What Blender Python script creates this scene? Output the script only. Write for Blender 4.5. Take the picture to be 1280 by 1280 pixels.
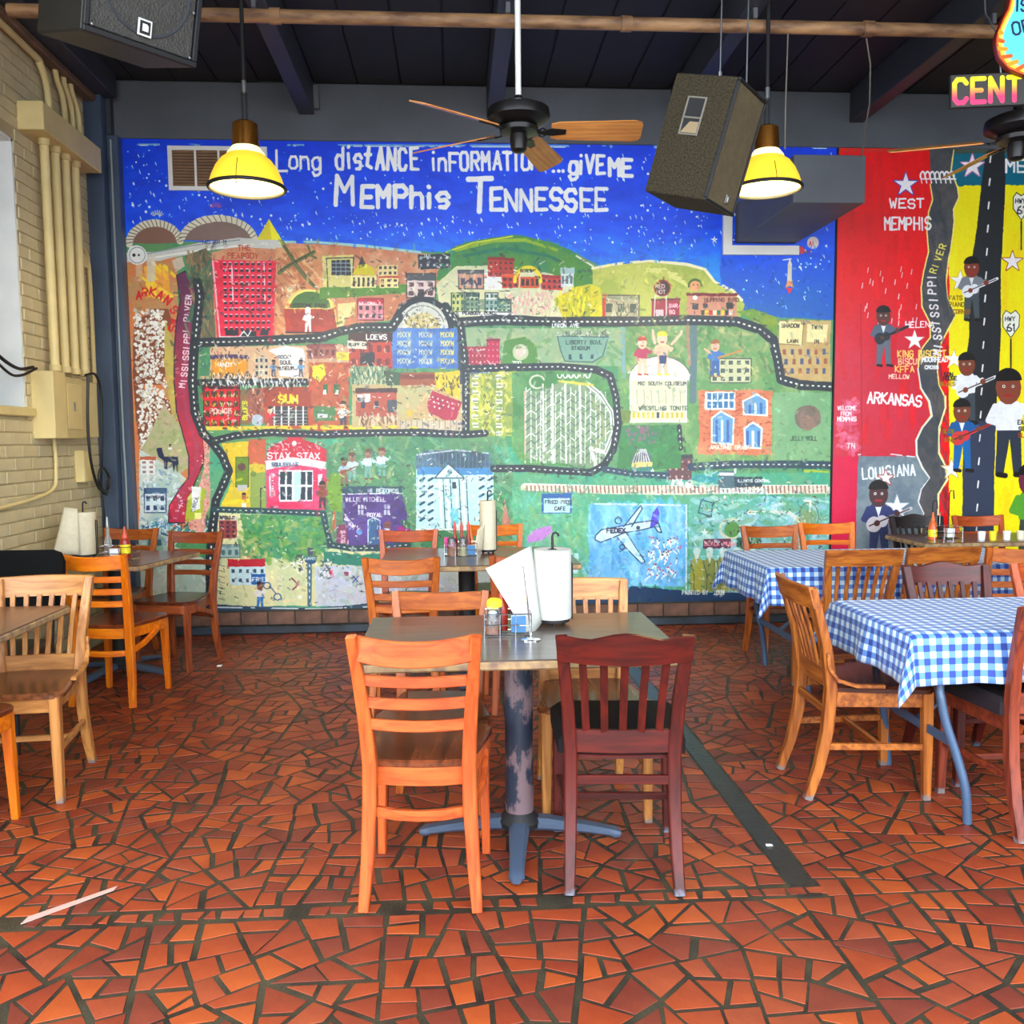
import bpy, bmesh, math, random
import numpy as np
from mathutils import Vector, Matrix

S = bpy.context.scene
for o in list(bpy.data.objects):
    bpy.data.objects.remove(o)

# ------------------------------------------------------------------ camera
YAW, PITCH, ROLL, FPX, CAMZ = .064, .080, math.radians(-.5), 1108.0, 1.46
_f = Vector((math.sin(YAW)*math.cos(PITCH), math.cos(YAW)*math.cos(PITCH), -math.sin(PITCH)))
_r = Vector((math.cos(YAW), -math.sin(YAW), 0)); _u = _r.cross(_f)
CR = math.cos(ROLL)*_r + math.sin(ROLL)*_u
CU = -math.sin(ROLL)*_r + math.cos(ROLL)*_u
cd = bpy.data.cameras.new('camera'); cam = bpy.data.objects.new('camera', cd)
S.collection.objects.link(cam); S.camera = cam
cd.sensor_width = 36; cd.sensor_fit = 'HORIZONTAL'; cd.lens = 36*FPX/1280; cd.clip_start = .05
cam.matrix_world = Matrix(((CR.x, CU.x, -_f.x, 0), (CR.y, CU.y, -_f.y, 0), (CR.z, CU.z, -_f.z, CAMZ), (0, 0, 0, 1)))

# ------------------------------------------------------------------ world, exposure
W = bpy.data.worlds.new('daylight'); S.world = W; W.use_nodes = True
bg = W.node_tree.nodes['Background']; bg.inputs[0].default_value = (.80, .90, 1, 1); bg.inputs[1].default_value = 4.0
S.view_settings.view_transform = 'Standard'; S.view_settings.look = 'None'
S.view_settings.gamma = 1; S.view_settings.use_curve_mapping = False
S.view_settings.exposure = .88
sun = bpy.data.lights.new('sun', 'SUN'); sun.energy = .5; sun.angle = .35; sun.color = (1, .93, .82)
so = bpy.data.objects.new('sun', sun); S.collection.objects.link(so)
so.rotation_euler = Vector((-.10, -.80, .42)).to_track_quat('Z', 'Y').to_euler()   # low light through the open front

# ------------------------------------------------------------------ helpers
def tag(o, label=None, cat=None, group=None, kind=None):
    if label: o['label'] = label
    if cat: o['category'] = cat
    if group: o['group'] = group
    if kind: o['kind'] = kind
    return o
def link(o, parent=None):
    S.collection.objects.link(o)
    if parent is not None: o.parent = parent
    return o
def thing(name, label, cat, loc=(0, 0, 0), rot=0, group=None):
    o = bpy.data.objects.new(name, None); o.empty_display_size = .1
    o.location = loc; o.rotation_euler = (0, 0, math.radians(rot)) if not isinstance(rot, tuple) else rot
    return tag(link(o), label, cat, group)
def smooth(pts, n=6):
    P = [Vector(p) for p in pts]; P = [P[0]*2-P[1]]+P+[P[-1]*2-P[-2]]; out = []
    for a, b, c, d in zip(P, P[1:], P[2:], P[3:]):
        for k in range(n):
            t = k/n; out.append(.5*((2*b)+(c-a)*t+(2*a-5*b+4*c-d)*t*t+(3*b-a-3*c+d)*t**3))
    return out+[P[-2]]
class MB:
    def __init__(s): s.bm = bmesh.new(); s.uv = None
    def box(s, a, b, M=None):
        vs = [s.bm.verts.new(v) for v in ((a[0],a[1],a[2]),(b[0],a[1],a[2]),(b[0],b[1],a[2]),(a[0],b[1],a[2]),(a[0],a[1],b[2]),(b[0],a[1],b[2]),(b[0],b[1],b[2]),(a[0],b[1],b[2]))]
        for f in ((0,3,2,1),(4,5,6,7),(0,1,5,4),(1,2,6,5),(2,3,7,6),(3,0,4,7)): s.bm.faces.new([vs[i] for i in f])
        if M is not None:
            for v in vs: v.co = M @ v.co
        return s
    def cbox(s, a, b, c=.004, M=None):           # box with chamfered edges
        v0 = len(s.bm.verts); t = bmesh.new(); m = MB(); m.bm = t; m.box(a, b)
        bmesh.ops.bevel(t, geom=t.edges[:], offset=c, segments=1, affect='EDGES')
        s.merge(t, M); return s
    def merge(s, t, M=None):
        t.verts.index_update(); vs = [s.bm.verts.new(M @ v.co if M is not None else v.co) for v in t.verts]
        for f in t.faces:
            try: s.bm.faces.new([vs[v.index] for v in f.verts])
            except ValueError: pass
        t.free()
    def beam(s, pts, w, d, side=(1, 0, 0), ch=.18):
        """rectangular bar swept along pts; w = size along 'side', d = size across; ch = chamfer share"""
        pts = [Vector(p) for p in pts]; n = len(pts); side = Vector(side)
        if not isinstance(w, (list, tuple)): w = [w]*n
        if not isinstance(d, (list, tuple)): d = [d]*n
        rings = []
        for i, p in enumerate(pts):
            t = (pts[min(i+1, n-1)]-pts[max(i-1, 0)]).normalized()
            a = (side - t*side.dot(t)).normalized(); b = t.cross(a)
            hw, hd = w[i]/2, d[i]/2; c = ch*min(hw, hd)*1.2
            prof = [(-hw+c,-hd),(hw-c,-hd),(hw,-hd+c),(hw,hd-c),(hw-c,hd),(-hw+c,hd),(-hw,hd-c),(-hw,-hd+c)]
            rings.append([s.bm.verts.new(p+a*x+b*y) for x, y in prof])
        for r0, r1 in zip(rings, rings[1:]):
            for k in range(8): s.bm.faces.new((r0[k], r0[(k+1) % 8], r1[(k+1) % 8], r1[k]))
        s.bm.faces.new(list(reversed(rings[0]))); s.bm.faces.new(rings[-1]); return s
    def tube(s, pts, r, n=10, cap=True):
        pts = [Vector(p) for p in pts]; m = len(pts)
        if not isinstance(r, (list, tuple)): r = [r]*m
        rings = []; prev = None
        for i, p in enumerate(pts):
            t = (pts[min(i+1, m-1)]-pts[max(i-1, 0)]).normalized()
            if prev is None:
                a = t.orthogonal().normalized()
            else: a = (prev - t*prev.dot(t)).normalized()
            prev = a; b = t.cross(a)
            rings.append([s.bm.verts.new(p+(a*math.cos(2*math.pi*k/n)+b*math.sin(2*math.pi*k/n))*r[i]) for k in range(n)])
        for r0, r1 in zip(rings, rings[1:]):
            for k in range(n): s.bm.faces.new((r0[k], r0[(k+1) % n], r1[(k+1) % n], r1[k]))
        if cap: s.bm.faces.new(list(reversed(rings[0]))); s.bm.faces.new(rings[-1])
        return s
    def lathe(s, prof, n=24, c=(0, 0, 0), closed=True):
        rings = []
        for r, z in prof:
            rings.append([s.bm.verts.new((c[0]+max(r, 1e-5)*math.cos(2*math.pi*k/n), c[1]+max(r, 1e-5)*math.sin(2*math.pi*k/n), c[2]+z)) for k in range(n)])
        for r0, r1 in zip(rings, rings[1:]):
            for k in range(n): s.bm.faces.new((r0[k], r0[(k+1) % n], r1[(k+1) % n], r1[k]))
        if closed:
            s.bm.faces.new(list(reversed(rings[0]))); s.bm.faces.new(rings[-1])
        return s
    def prism(s, poly, z0, z1, ch=0, M=None):
        v0 = [s.bm.verts.new((x, y, z0)) for x, y in poly]; n = len(poly)
        if ch:
            cx = sum(p[0] for p in poly)/n; cy = sum(p[1] for p in poly)/n
            vm = [s.bm.verts.new((x, y, z1-ch)) for x, y in poly]
            def ins(x, y):
                d = math.hypot(x-cx, y-cy) or 1; return (x-(x-cx)/d*ch*1.2, y-(y-cy)/d*ch*1.2, z1)
            v1 = [s.bm.verts.new(ins(x, y)) for x, y in poly]; L = [v0, vm, v1]
        else:
            v1 = [s.bm.verts.new((x, y, z1)) for x, y in poly]; L = [v0, v1]
        for a, b in zip(L, L[1:]):
            for k in range(n): s.bm.faces.new((a[k], a[(k+1) % n], b[(k+1) % n], b[k]))
        s.bm.faces.new(list(reversed(v0))); s.bm.faces.new(v1)
        if M is not None:
            for l in L:
                for v in l: v.co = M @ v.co
        return s
    def mesh(s, name, smooth=False):
        bmesh.ops.recalc_face_normals(s.bm, faces=s.bm.faces[:])
        me = bpy.data.meshes.new(name); s.bm.to_mesh(me); s.bm.free()
        if smooth:
            me.polygons.foreach_set('use_smooth', [True]*len(me.polygons))
            try: me.set_sharp_from_angle(angle=math.radians(smooth if smooth is not True else 40))
            except Exception: pass
        me.materials.append(None)
        return me
    def build(s, name, mat, parent=None, smooth=False):
        return put(name, s.mesh(name, smooth), mat, parent)
def put(name, me, mat, parent=None, M=None):
    o = bpy.data.objects.new(name, me)
    if len(me.materials) == 0: me.materials.append(None)
    o.material_slots[0].link = 'OBJECT'; o.material_slots[0].material = mat
    link(o, parent)
    if M is not None: o.matrix_local = M
    return o
def dup(root, loc=None, rot=None, label=None, group=None):
    def cp(o, par):
        c = o.copy(); S.collection.objects.link(c)
        if par is not None: c.parent = par
        for ch in o.children: cp(ch, c)
        return c
    r = cp(root, None)
    if loc is not None: r.location = loc
    if rot is not None: r.rotation_euler = (0, 0, math.radians(rot))
    if label: r['label'] = label
    if group: r['group'] = group
    return r

# ------------------------------------------------------------------ materials
def srgb(c):
    return tuple(((v/255)/12.92 if v/255 <= .04045 else ((v/255+.055)/1.055)**2.4) for v in c[:3])+(1,)
def mat(name, col, rough=.5, metal=0, var=.0, vscale=8, bump=0, bscale=40, spec=.5, emit=None, estr=0, coat=0, col2=None, stretch=(1,1,1), trans=0, alpha=1):
    m = bpy.data.materials.new(name); m.use_nodes = True; nt = m.node_tree; b = nt.nodes['Principled BSDF']
    b.inputs['Base Color'].default_value = srgb(col); b.inputs['Roughness'].default_value = rough
    b.inputs['Metallic'].default_value = metal; b.inputs['Specular IOR Level'].default_value = spec
    b.inputs['Coat Weight'].default_value = coat; b.inputs['Coat Roughness'].default_value = .15
    b.inputs['Transmission Weight'].default_value = trans; b.inputs['Alpha'].default_value = alpha
    if emit: b.inputs['Emission Color'].default_value = srgb(emit); b.inputs['Emission Strength'].default_value = estr
    if var or col2 or bump:
        tc = nt.nodes.new('ShaderNodeTexCoord'); mp = nt.nodes.new('ShaderNodeMapping'); nt.links.new(tc.outputs['Object'], mp.inputs[0])
        mp.inputs['Scale'].default_value = stretch
    if var or col2:
        nz = nt.nodes.new('ShaderNodeTexNoise'); nz.inputs['Scale'].default_value = vscale; nz.inputs['Detail'].default_value = 5
        nt.links.new(mp.outputs[0], nz.inputs['Vector'])
        rp = nt.nodes.new('ShaderNodeValToRGB'); rp.color_ramp.elements[0].position = .33; rp.color_ramp.elements[1].position = .67
        c1 = srgb(col2) if col2 else tuple(max(0, v*(1-var)) for v in srgb(col)[:3])+(1,)
        c2 = srgb(col) if col2 else tuple(min(1, v*(1+var)) for v in srgb(col)[:3])+(1,)
        rp.color_ramp.elements[0].color = c1; rp.color_ramp.elements[1].color = c2
        nt.links.new(nz.outputs[0], rp.inputs[0]); nt.links.new(rp.outputs[0], b.inputs['Base Color'])
    if bump:
        nb = nt.nodes.new('ShaderNodeTexNoise'); nb.inputs['Scale'].default_value = bscale; nb.inputs['Detail'].default_value = 4
        nt.links.new(mp.outputs[0], nb.inputs['Vector'])
        bp = nt.nodes.new('ShaderNodeBump'); bp.inputs['Strength'].default_value = bump; bp.inputs['Distance'].default_value = .01
        nt.links.new(nb.outputs[0], bp.inputs['Height']); nt.links.new(bp.outputs[0], b.inputs['Normal'])
    return m
def wood(name, c1, c2, rough=.42, axis='z', scale=1., worn=None, wz=.07):
    """streaky grain along the given local axis, with broad cathedral figure"""
    m = bpy.data.materials.new(name); m.use_nodes = True; nt = m.node_tree; N = nt.nodes; L = nt.links; b = N['Principled BSDF']
    tc = N.new('ShaderNodeTexCoord'); mp = N.new('ShaderNodeMapping'); L.new(tc.outputs['Object'], mp.inputs[0])
    sc = {'x': (2.5, 30, 30), 'y': (30, 2.5, 30), 'z': (30, 30, 2.5)}[axis]
    mp.inputs['Scale'].default_value = tuple(v*scale for v in sc)
    n1 = N.new('ShaderNodeTexNoise'); n1.inputs['Scale'].default_value = 1.6; n1.inputs['Detail'].default_value = 6; n1.inputs['Distortion'].default_value = .9
    L.new(mp.outputs[0], n1.inputs['Vector'])
    mp2 = N.new('ShaderNodeMapping'); L.new(tc.outputs['Object'], mp2.inputs[0]); mp2.inputs['Scale'].default_value = tuple(v*.28*scale for v in sc)
    n2 = N.new('ShaderNodeTexNoise'); n2.inputs['Scale'].default_value = 1.3; n2.inputs['Detail'].default_value = 2; L.new(mp2.outputs[0], n2.inputs['Vector'])
    wv = N.new('ShaderNodeMath'); wv.operation = 'MULTIPLY'; wv.inputs[1].default_value = 34; L.new(n2.outputs[0], wv.inputs[0])
    sn = N.new('ShaderNodeMath'); sn.operation = 'SINE'; L.new(wv.outputs[0], sn.inputs[0])
    ad = N.new('ShaderNodeMath'); ad.operation = 'MULTIPLY_ADD'; ad.inputs[1].default_value = .12; L.new(sn.outputs[0], ad.inputs[0]); L.new(n1.outputs[0], ad.inputs[2])
    rp = N.new('ShaderNodeValToRGB'); rp.color_ramp.elements[0].position = .3; rp.color_ramp.elements[1].position = .68
    rp.color_ramp.elements[0].color = srgb(c2); rp.color_ramp.elements[1].color = srgb(c1)
    L.new(ad.outputs[0], rp.inputs[0]); out = rp.outputs[0]
    if worn:                                     # scuffed feet: grime and lost varnish on the lowest hand's width of the leg
        sp = N.new('ShaderNodeSeparateXYZ'); L.new(tc.outputs['Object'], sp.inputs[0])
        mr = N.new('ShaderNodeMapRange'); mr.inputs[1].default_value = wz; mr.inputs[2].default_value = .0; L.new(sp.outputs['Z'], mr.inputs[0])
        n3 = N.new('ShaderNodeTexNoise'); n3.inputs['Scale'].default_value = 45; L.new(tc.outputs['Object'], n3.inputs['Vector'])
        mu = N.new('ShaderNodeMath'); mu.operation = 'MULTIPLY'; L.new(mr.outputs[0], mu.inputs[0]); L.new(n3.outputs[0], mu.inputs[1])
        r3 = N.new('ShaderNodeValToRGB'); r3.color_ramp.elements[0].position = .22; r3.color_ramp.elements[1].position = .42; L.new(mu.outputs[0], r3.inputs[0])
        mx = N.new('ShaderNodeMix'); mx.data_type = 'RGBA'; L.new(r3.outputs[0], mx.inputs[0]); L.new(out, mx.inputs[6]); mx.inputs[7].default_value = srgb(worn)
        out = mx.outputs[2]
    L.new(out, b.inputs['Base Color'])
    b.inputs['Roughness'].default_value = rough; b.inputs['Coat Weight'].default_value = .12; b.inputs['Coat Roughness'].default_value = .25; b.inputs['Specular IOR Level'].default_value = .35
    return m
def image_mat(name, arr, rough=.45, bump=.0):
    """flat print: a picture painted by the canvas code below, on an ordinary surface"""
    h, w, _ = arr.shape; im = bpy.data.images.new(name, w, h)
    px = np.ones((h, w, 4), np.float32); px[..., :3] = arr[::-1]
    im.pixels.foreach_set(px.ravel()); im.update(); im.pack()
    m = bpy.data.materials.new(name); m.use_nodes = True; nt = m.node_tree; b = nt.nodes['Principled BSDF']
    t = nt.nodes.new('ShaderNodeTexImage'); t.image = im; t.extension = 'EXTEND'
    nt.links.new(t.outputs[0], b.inputs['Base Color']); b.inputs['Roughness'].default_value = rough
    if bump:
        tc = nt.nodes.new('ShaderNodeTexCoord'); nb = nt.nodes.new('ShaderNodeTexNoise'); nb.inputs['Scale'].default_value = 25; nb.inputs['Detail'].default_value = 6
        nt.links.new(tc.outputs['Object'], nb.inputs['Vector'])
        bp = nt.nodes.new('ShaderNodeBump'); bp.inputs['Strength'].default_value = bump; bp.inputs['Distance'].default_value = .004
        nt.links.new(nb.outputs[0], bp.inputs['Height']); nt.links.new(bp.outputs[0], b.inputs['Normal'])
    return m

M = {}
M['grey'] = mat('painted_grey', (84, 88, 94), .55, var=.10, vscale=3, bump=.08, bscale=60)
M['greydark'] = mat('dark_grey_paint', (52, 56, 64), .6, var=.12, vscale=3)
M['slate'] = mat('slate_blue_paint', (62, 76, 96), .45, var=.12, vscale=4)
M['black'] = mat('black_paint', (20, 20, 22), .6, var=.2, vscale=6)
M['ceil'] = mat('charcoal_board', (34, 36, 38), .75, var=.18, vscale=2)
M['rafter'] = mat('rafter_paint', (52, 54, 60), .55, var=.12, vscale=3)
M['cream'] = mat('cream_paint', (216, 194, 134), .5, var=.08, vscale=5, bump=.1, bscale=50)
M['cream2'] = mat('cream_paint_dull', (200, 178, 122), .55, var=.08, vscale=5)
M['brickp'] = mat('painted_brick', (200, 184, 144), .6, var=.09, vscale=5, bump=.2, bscale=70)
M['mortar'] = mat('painted_mortar', (178, 162, 122), .8, var=.1, vscale=9)
M['white'] = mat('white_paint', (228, 228, 222), .45, var=.05, vscale=6)
M['grout'] = mat('black_grout', (28, 26, 21), .5, col2=(60, 56, 40), vscale=7, bump=.3, bscale=120)
M['rust'] = mat('rusty_pipe', (176, 134, 92), .55, col2=(96, 66, 48), vscale=5, stretch=(1, 4, 4), bump=.2)
M['cable'] = mat('black_cable', (18, 18, 20), .5)
M['chrome'] = mat('chrome', (220, 222, 226), .12, metal=1)
M['steel'] = mat('galvanised_steel', (150, 152, 155), .35, metal=.9)
M['brass'] = mat('smoky_brass', (150, 96, 36), .25, metal=.85)
# ------------------------------------------------------------------ canvas for painted pictures (flat print on walls and signs)
GL = {k: [[(int(q[i]), int(q[i+1])) for i in range(0, len(q), 2)] for q in v.split('|')] for k, v in {
 'A':'062046|1434','B':'0006|0030413203|033344453606','C':'4130100105163645','D':'00062645412000','E':'40000646|0333','F':'400006|0333',
 'G':'41301001051636454323','H':'0006|4046|0343','I':'2026','J':'4045361605','K':'0006|400346','L':'000646','M':'0600234046','N':'06004640',
 'O':'100105163645413010','P':'06003041423303','Q':'100105163645413010|2446','R':'06003041423303|2346','S':'413010010213334445361605',
 'T':'0040|2026','U':'000516364540','V':'002640','W':'0016223640','X':'0046|4006','Y':'002340|2326','Z':'00400646',
 '0':'100105163645413010','1':'112026','2':'011030410646','3':'0130413323334445361605','4':'36300444','5':'40000233443606','6':'301105163645442303',
 '7':'004016','8':'10010213334445361605133341301 0'.replace(' ',''),'9':'4330100213334036',
 'd':'4046|4332120305163645','i':'2226|2020','s':'433212031434453616','t':'201536|0232','n':'0206|0312324346','h':'0006|0312324346',
 'p':'0208|0312324345361605','g':'4247381807|4332120305163645','e':'044443321203051645','r':'0206|031232','o':'120305163645433212',
 'a':'4246|4332120305163645','m':'0206|03122326|23324346','y':'0225|422518','l':'2026','.':'2626','*':'2125|0344|0443','&':'46110020300506163644'}.items()}
class Canvas:
    def __init__(s, x0, y0, x1, y1, res, ppx, tf=None, base=(0, 0, 0)):
        """world rectangle on the wall; tf turns sketch coordinates into wall metres"""
        s.x0, s.y1, s.res = x0, y1, res; s.w = int((x1-x0)*res); s.h = int((y1-y0)*res)
        s.a = np.empty((s.h, s.w, 3), np.float32); s.a[:] = np.array(base, np.float32)/255
        s.tf = tf or (lambda p: p); s.k = ppx*res; s.rng = np.random.default_rng(5)
        n = s.rng.random((s.h//6+2, s.w//6+2)).astype(np.float32)
        yy, xx = np.mgrid[0:s.h, 0:s.w]
        s.nz = s.smooth(60)*.5+s.smooth(20)*.3+s.smooth(7)*.2
    def smooth(s, c):
        g = s.rng.random((s.h//c+3, s.w//c+3)).astype(np.float32)
        y = np.arange(s.h)/c; x = np.arange(s.w)/c; yi = y.astype(int); xi = x.astype(int)
        fy = (y-yi)[:, None].astype(np.float32); fx = (x-xi)[None].astype(np.float32)
        fy = fy*fy*(3-2*fy); fx = fx*fx*(3-2*fx)
        a = g[yi][:, xi]; b = g[yi][:, xi+1]; c_ = g[yi+1][:, xi]; d = g[yi+1][:, xi+1]
        return (a*(1-fx)+b*fx)*(1-fy)+(c_*(1-fx)+d*fx)*fy
    def P(s, p):
        X, Z = s.tf(p); return ((X-s.x0)*s.res, (s.y1-Z)*s.res)
    def box(s, q, m):
        x = q[:, 0]; y = q[:, 1]
        return max(0, int(x.min()-m)), min(s.w, int(x.max()+m+2)), max(0, int(y.min()-m)), min(s.h, int(y.max()+m+2))
    def poly(s, pts, col, wob=1.2, alpha=1, var=.0, col2=None):
        q = np.array([s.P(p) for p in pts], np.float32); a, b, c, d = s.box(q, 2)
        if a >= b or c >= d: return
        yy, xx = np.mgrid[c:d, a:b].astype(np.float32); n = s.nz[c:d, a:b]
        if wob: xx = xx+(n-.5)*wob*5; yy = yy+(n-.5)*wob*5
        ins = np.zeros(xx.shape, bool); k = len(q)
        for i in range(k):
            x0, y0 = q[i]; x1, y1 = q[(i+1) % k]
            if y0 == y1: continue
            ins ^= ((yy < y0) != (yy < y1)) & (xx < (x1-x0)*(yy-y0)/(y1-y0)+x0)
        co = np.array(col, np.float32)/255
        if col2 is not None:
            t = np.clip((s.nz[c:d, a:b]-.35)/.3, 0, 1)[..., None]; co = co*(1-t)+np.array(col2, np.float32)/255*t
            s.a[c:d, a:b][ins] = (s.a[c:d, a:b]*(1-alpha)+co*alpha)[ins]
        else:
            r = s.a[c:d, a:b]; r[ins] = r[ins]*(1-alpha)+co*alpha
    def grad(s, pts, c0, c1, y0, y1, wob=1.2):
        q = np.array([s.P(p) for p in pts], np.float32); a, b, c, d = s.box(q, 2)
        keep = s.a[c:d, a:b].copy(); s.poly(pts, (255, 0, 255), wob)
        ins = np.abs(s.a[c:d, a:b]-np.array((1, 0, 1))).sum(-1) < .01
        Y0 = s.P((0, y0))[1]; Y1 = s.P((0, y1))[1]
        t = np.clip((np.arange(c, d)-Y0)/(Y1-Y0), 0, 1)[:, None, None]+(s.nz[c:d, a:b, None]-.5)*.5; t = np.clip(t, 0, 1)
        g = np.array(c0, np.float32)/255*(1-t)+np.array(c1, np.float32)/255*t
        s.a[c:d, a:b] = np.where(ins[..., None], g, keep)
    def line(s, pts, w, col, wob=.6, alpha=1, dry=0):
        q = np.array([s.P(p) for p in pts], np.float32); r = w*s.k/2
        if len(q) == 1: q = np.vstack([q, q+.01])
        for (x0, y0), (x1, y1) in zip(q, q[1:]):
            a = max(0, int(min(x0, x1)-r-2)); b = min(s.w, int(max(x0, x1)+r+3)); c = max(0, int(min(y0, y1)-r-2)); d = min(s.h, int(max(y0, y1)+r+3))
            if a >= b or c >= d: continue
            yy, xx = np.mgrid[c:d, a:b].astype(np.float32)
            dx, dy = x1-x0, y1-y0; L = dx*dx+dy*dy+1e-6
            t = np.clip(((xx-x0)*dx+(yy-y0)*dy)/L, 0, 1)
            D = np.hypot(xx-x0-t*dx, yy-y0-t*dy)-(s.nz[c:d, a:b]-.5)*wob*min(r, 5)
            al = np.clip(r-D+.5, 0, 1)*alpha
            if dry: al = al*(s.nz[c:d, a:b] > dry)
            al = al[..., None]; s.a[c:d, a:b] = s.a[c:d, a:b]*(1-al)+np.array(col, np.float32)/255*al
    def dot(s, x, y, r, col, **k): s.line([(x, y)], 2*r, col, **k)
    def rect(s, x0, y0, x1, y1, col, **k): s.poly([(x0, y0), (x1, y0), (x1, y1), (x0, y1)], col, **k)
    def text(s, t, x, y, h, col, w=None, adv=None, ang=0, jit=.05, cw=None):
        """hand-lettered stroke text; x, y = start of the base line, h = capital height"""
        w = w or h*.16; cw = cw or h*.62; adv = adv or cw*1.42; ca, sa = math.cos(math.radians(ang)), math.sin(math.radians(ang)); R = s.rng
        for ch in t:
            g = GL.get(ch) or GL.get(ch.upper())
            nar = ch in 'Iil.1'
            if g:
                jx, jy = (R.random()-.5)*h*jit, (R.random()-.5)*h*jit*2
                for st in g:
                    pts = []
                    for gx, gy in st:
                        if nar: gx = gx-1.3
                        lx = gx/4*cw+jx+(R.random()-.5)*h*jit; ly = (gy-6)/6*h+jy+(R.random()-.5)*h*jit
                        pts.append((x+lx*ca-ly*sa, y+lx*sa+ly*ca))
                    s.line(pts, w, col)
            a_ = adv*(.6 if nar else 1)
            x += a_*ca; y += a_*sa
    def road(s, pts, w, col=(26, 34, 40), dash=(235, 235, 225), edge=None):
        w = w*1.15
        if edge: s.line(pts, w+2.5, edge)
        s.line(pts, w, col); acc = 0
        for (x0, y0), (x1, y1) in zip(pts, pts[1:]):
            L = math.hypot(x1-x0, y1-y0); ux, uy = (x1-x0)/max(L, 1e-6), (y1-y0)/max(L, 1e-6); t = -acc+4
            while t < L-1:
                if t > 0: s.line([(x0+ux*t, y0+uy*t), (x0+ux*(t+1.6), y0+uy*(t+1.6))], max(1.2, w*.17), dash)
                t += 7
            acc = (acc+L) % 7
    def daubs(s, x0, y0, x1, y1, cols, n, L=6, w=2, ang=90, spread=30, alpha=.8, inside=None):
        R = s.rng
        for _ in range(n):
            x = x0+(x1-x0)*R.random(); y = y0+(y1-y0)*R.random()
            if inside and not inside(x, y): continue
            a = math.radians(ang+(R.random()-.5)*2*spread); l = L*(.5+R.random())/2
            s.line([(x-math.cos(a)*l, y-math.sin(a)*l), (x+math.cos(a)*l, y+math.sin(a)*l)], w*(.6+.8*R.random()), cols[int(R.random()*len(cols))], alpha=alpha)
    def house(s, x0, y0, x1, y1, wall, roof=None, rh=.2, nx=3, ny=2, win=(20, 22, 30), wf=.5, outline=None, door=None, wall2=None, sill=None):
        s.rect(x0, y0, x1, y1, wall, col2=wall2)
        top = y0
        if roof: top = y0+(y1-y0)*rh; s.rect(x0-1, y0, x1+1, top, roof)
        cw = (x1-x0)/nx; chh = (y1-top)/ny
        for i in range(nx):
            for j in range(ny):
                cx = x0+cw*(i+.5); cy = top+chh*(j+.5)
                if sill: s.rect(cx-cw*wf*.65, cy-chh*wf*.62, cx+cw*wf*.65, cy+chh*wf*.62, sill, wob=.4)
                s.rect(cx-cw*wf/2, cy-chh*wf/2, cx+cw*wf/2, cy+chh*wf/2, win, wob=.4)
        if door: m = (x0+x1)/2; s.rect(m-cw*.3, y1-(y1-y0)*.35, m+cw*.3, y1, door, wob=.4)
        if outline: s.line([(x0, y0), (x1, y0), (x1, y1), (x0, y1), (x0, y0)], 1.3, outline)
    def arc(s, cx, cy, rx, ry, a0, a1, n=14):
        return [(cx+rx*math.cos(math.radians(a0+(a1-a0)*i/n)), cy-ry*math.sin(math.radians(a0+(a1-a0)*i/n))) for i in range(n+1)]
    def person(s, x, y, h, skin, shirt, pants, hair=(20, 15, 12), guitar=None, gdir=1, suit=None, arms='play', legs=True):
        """standing figure, x = centre, y = feet, h = height (big painted heads)"""
        u = h/10; hd = y-h+1.4*u
        if legs:
            s.poly([(x-1.1*u, y-4.6*u), (x+1.2*u, y-4.6*u), (x+1.3*u, y), (x+.5*u, y), (x+.1*u, y-3.6*u), (x-.5*u, y), (x-1.3*u, y)], pants, wob=.3)
            s.line([(x-1*u, y-.1*u), (x-.3*u, y)], .5*u, hair); s.line([(x+.7*u, y-.1*u), (x+1.5*u, y)], .5*u, hair)
        s.poly([(x-.9*u, y-7.3*u), (x+.9*u, y-7.3*u), (x+1.5*u, y-6.6*u), (x+1.2*u, y-4.4*u), (x-1.2*u, y-4.4*u), (x-1.5*u, y-6.6*u)], suit or shirt, wob=.3)
        if suit: s.poly([(x-.5*u, y-7.3*u), (x+.5*u, y-7.3*u), (x, y-5.6*u)], shirt, wob=.2)
        s.line([(x-1.3*u, y-6.7*u), (x-1.9*u, y-5.4*u), (x-.3*u, y-4.9*u)], .75*u, suit or shirt)
        s.line([(x+1.3*u, y-6.7*u), (x+2.0*u, y-5.9*u), (x+1.9*u*1.2, y-6.3*u)], .75*u, suit or shirt)
        s.poly(s.arc(x, hd, 1.25*u, 1.7*u, 0, 360), skin, wob=.2); s.poly(s.arc(x, hd-.7*u, 1.3*u, 1.2*u, 0, 180)+[(x-1.1*u, hd-.6*u)], hair, wob=.2)
        s.dot(x-.45*u, hd-.1*u, .17*u, (250, 250, 245)); s.dot(x+.45*u, hd-.1*u, .17*u, (250, 250, 245)); s.line([(x-.35*u, hd+.8*u), (x+.35*u, hd+.8*u)], .25*u, (150, 40, 40))
        s.dot(x-.45*u, hd-.1*u, .08*u, (0, 0, 0)); s.dot(x+.45*u, hd-.1*u, .08*u, (0, 0, 0))
        if guitar:
            s.line([(x, y-4.9*u), (x+gdir*4.2*u, y-6.8*u)], .45*u, guitar); s.dot(x-gdir*.6*u, y-4.7*u, 1.05*u, guitar); s.dot(x+gdir*.45*u, y-5.1*u, .8*u, guitar)
            s.line([(x-gdir*1.2*u, y-4.5*u), (x+gdir*4*u, y-6.7*u)], .15*u, (40, 25, 20))
            s.dot(x-gdir*.2*u, y-4.85*u, .4*u, skin); s.dot(x+gdir*2.4*u, y-6.1*u, .4*u, skin)
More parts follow.
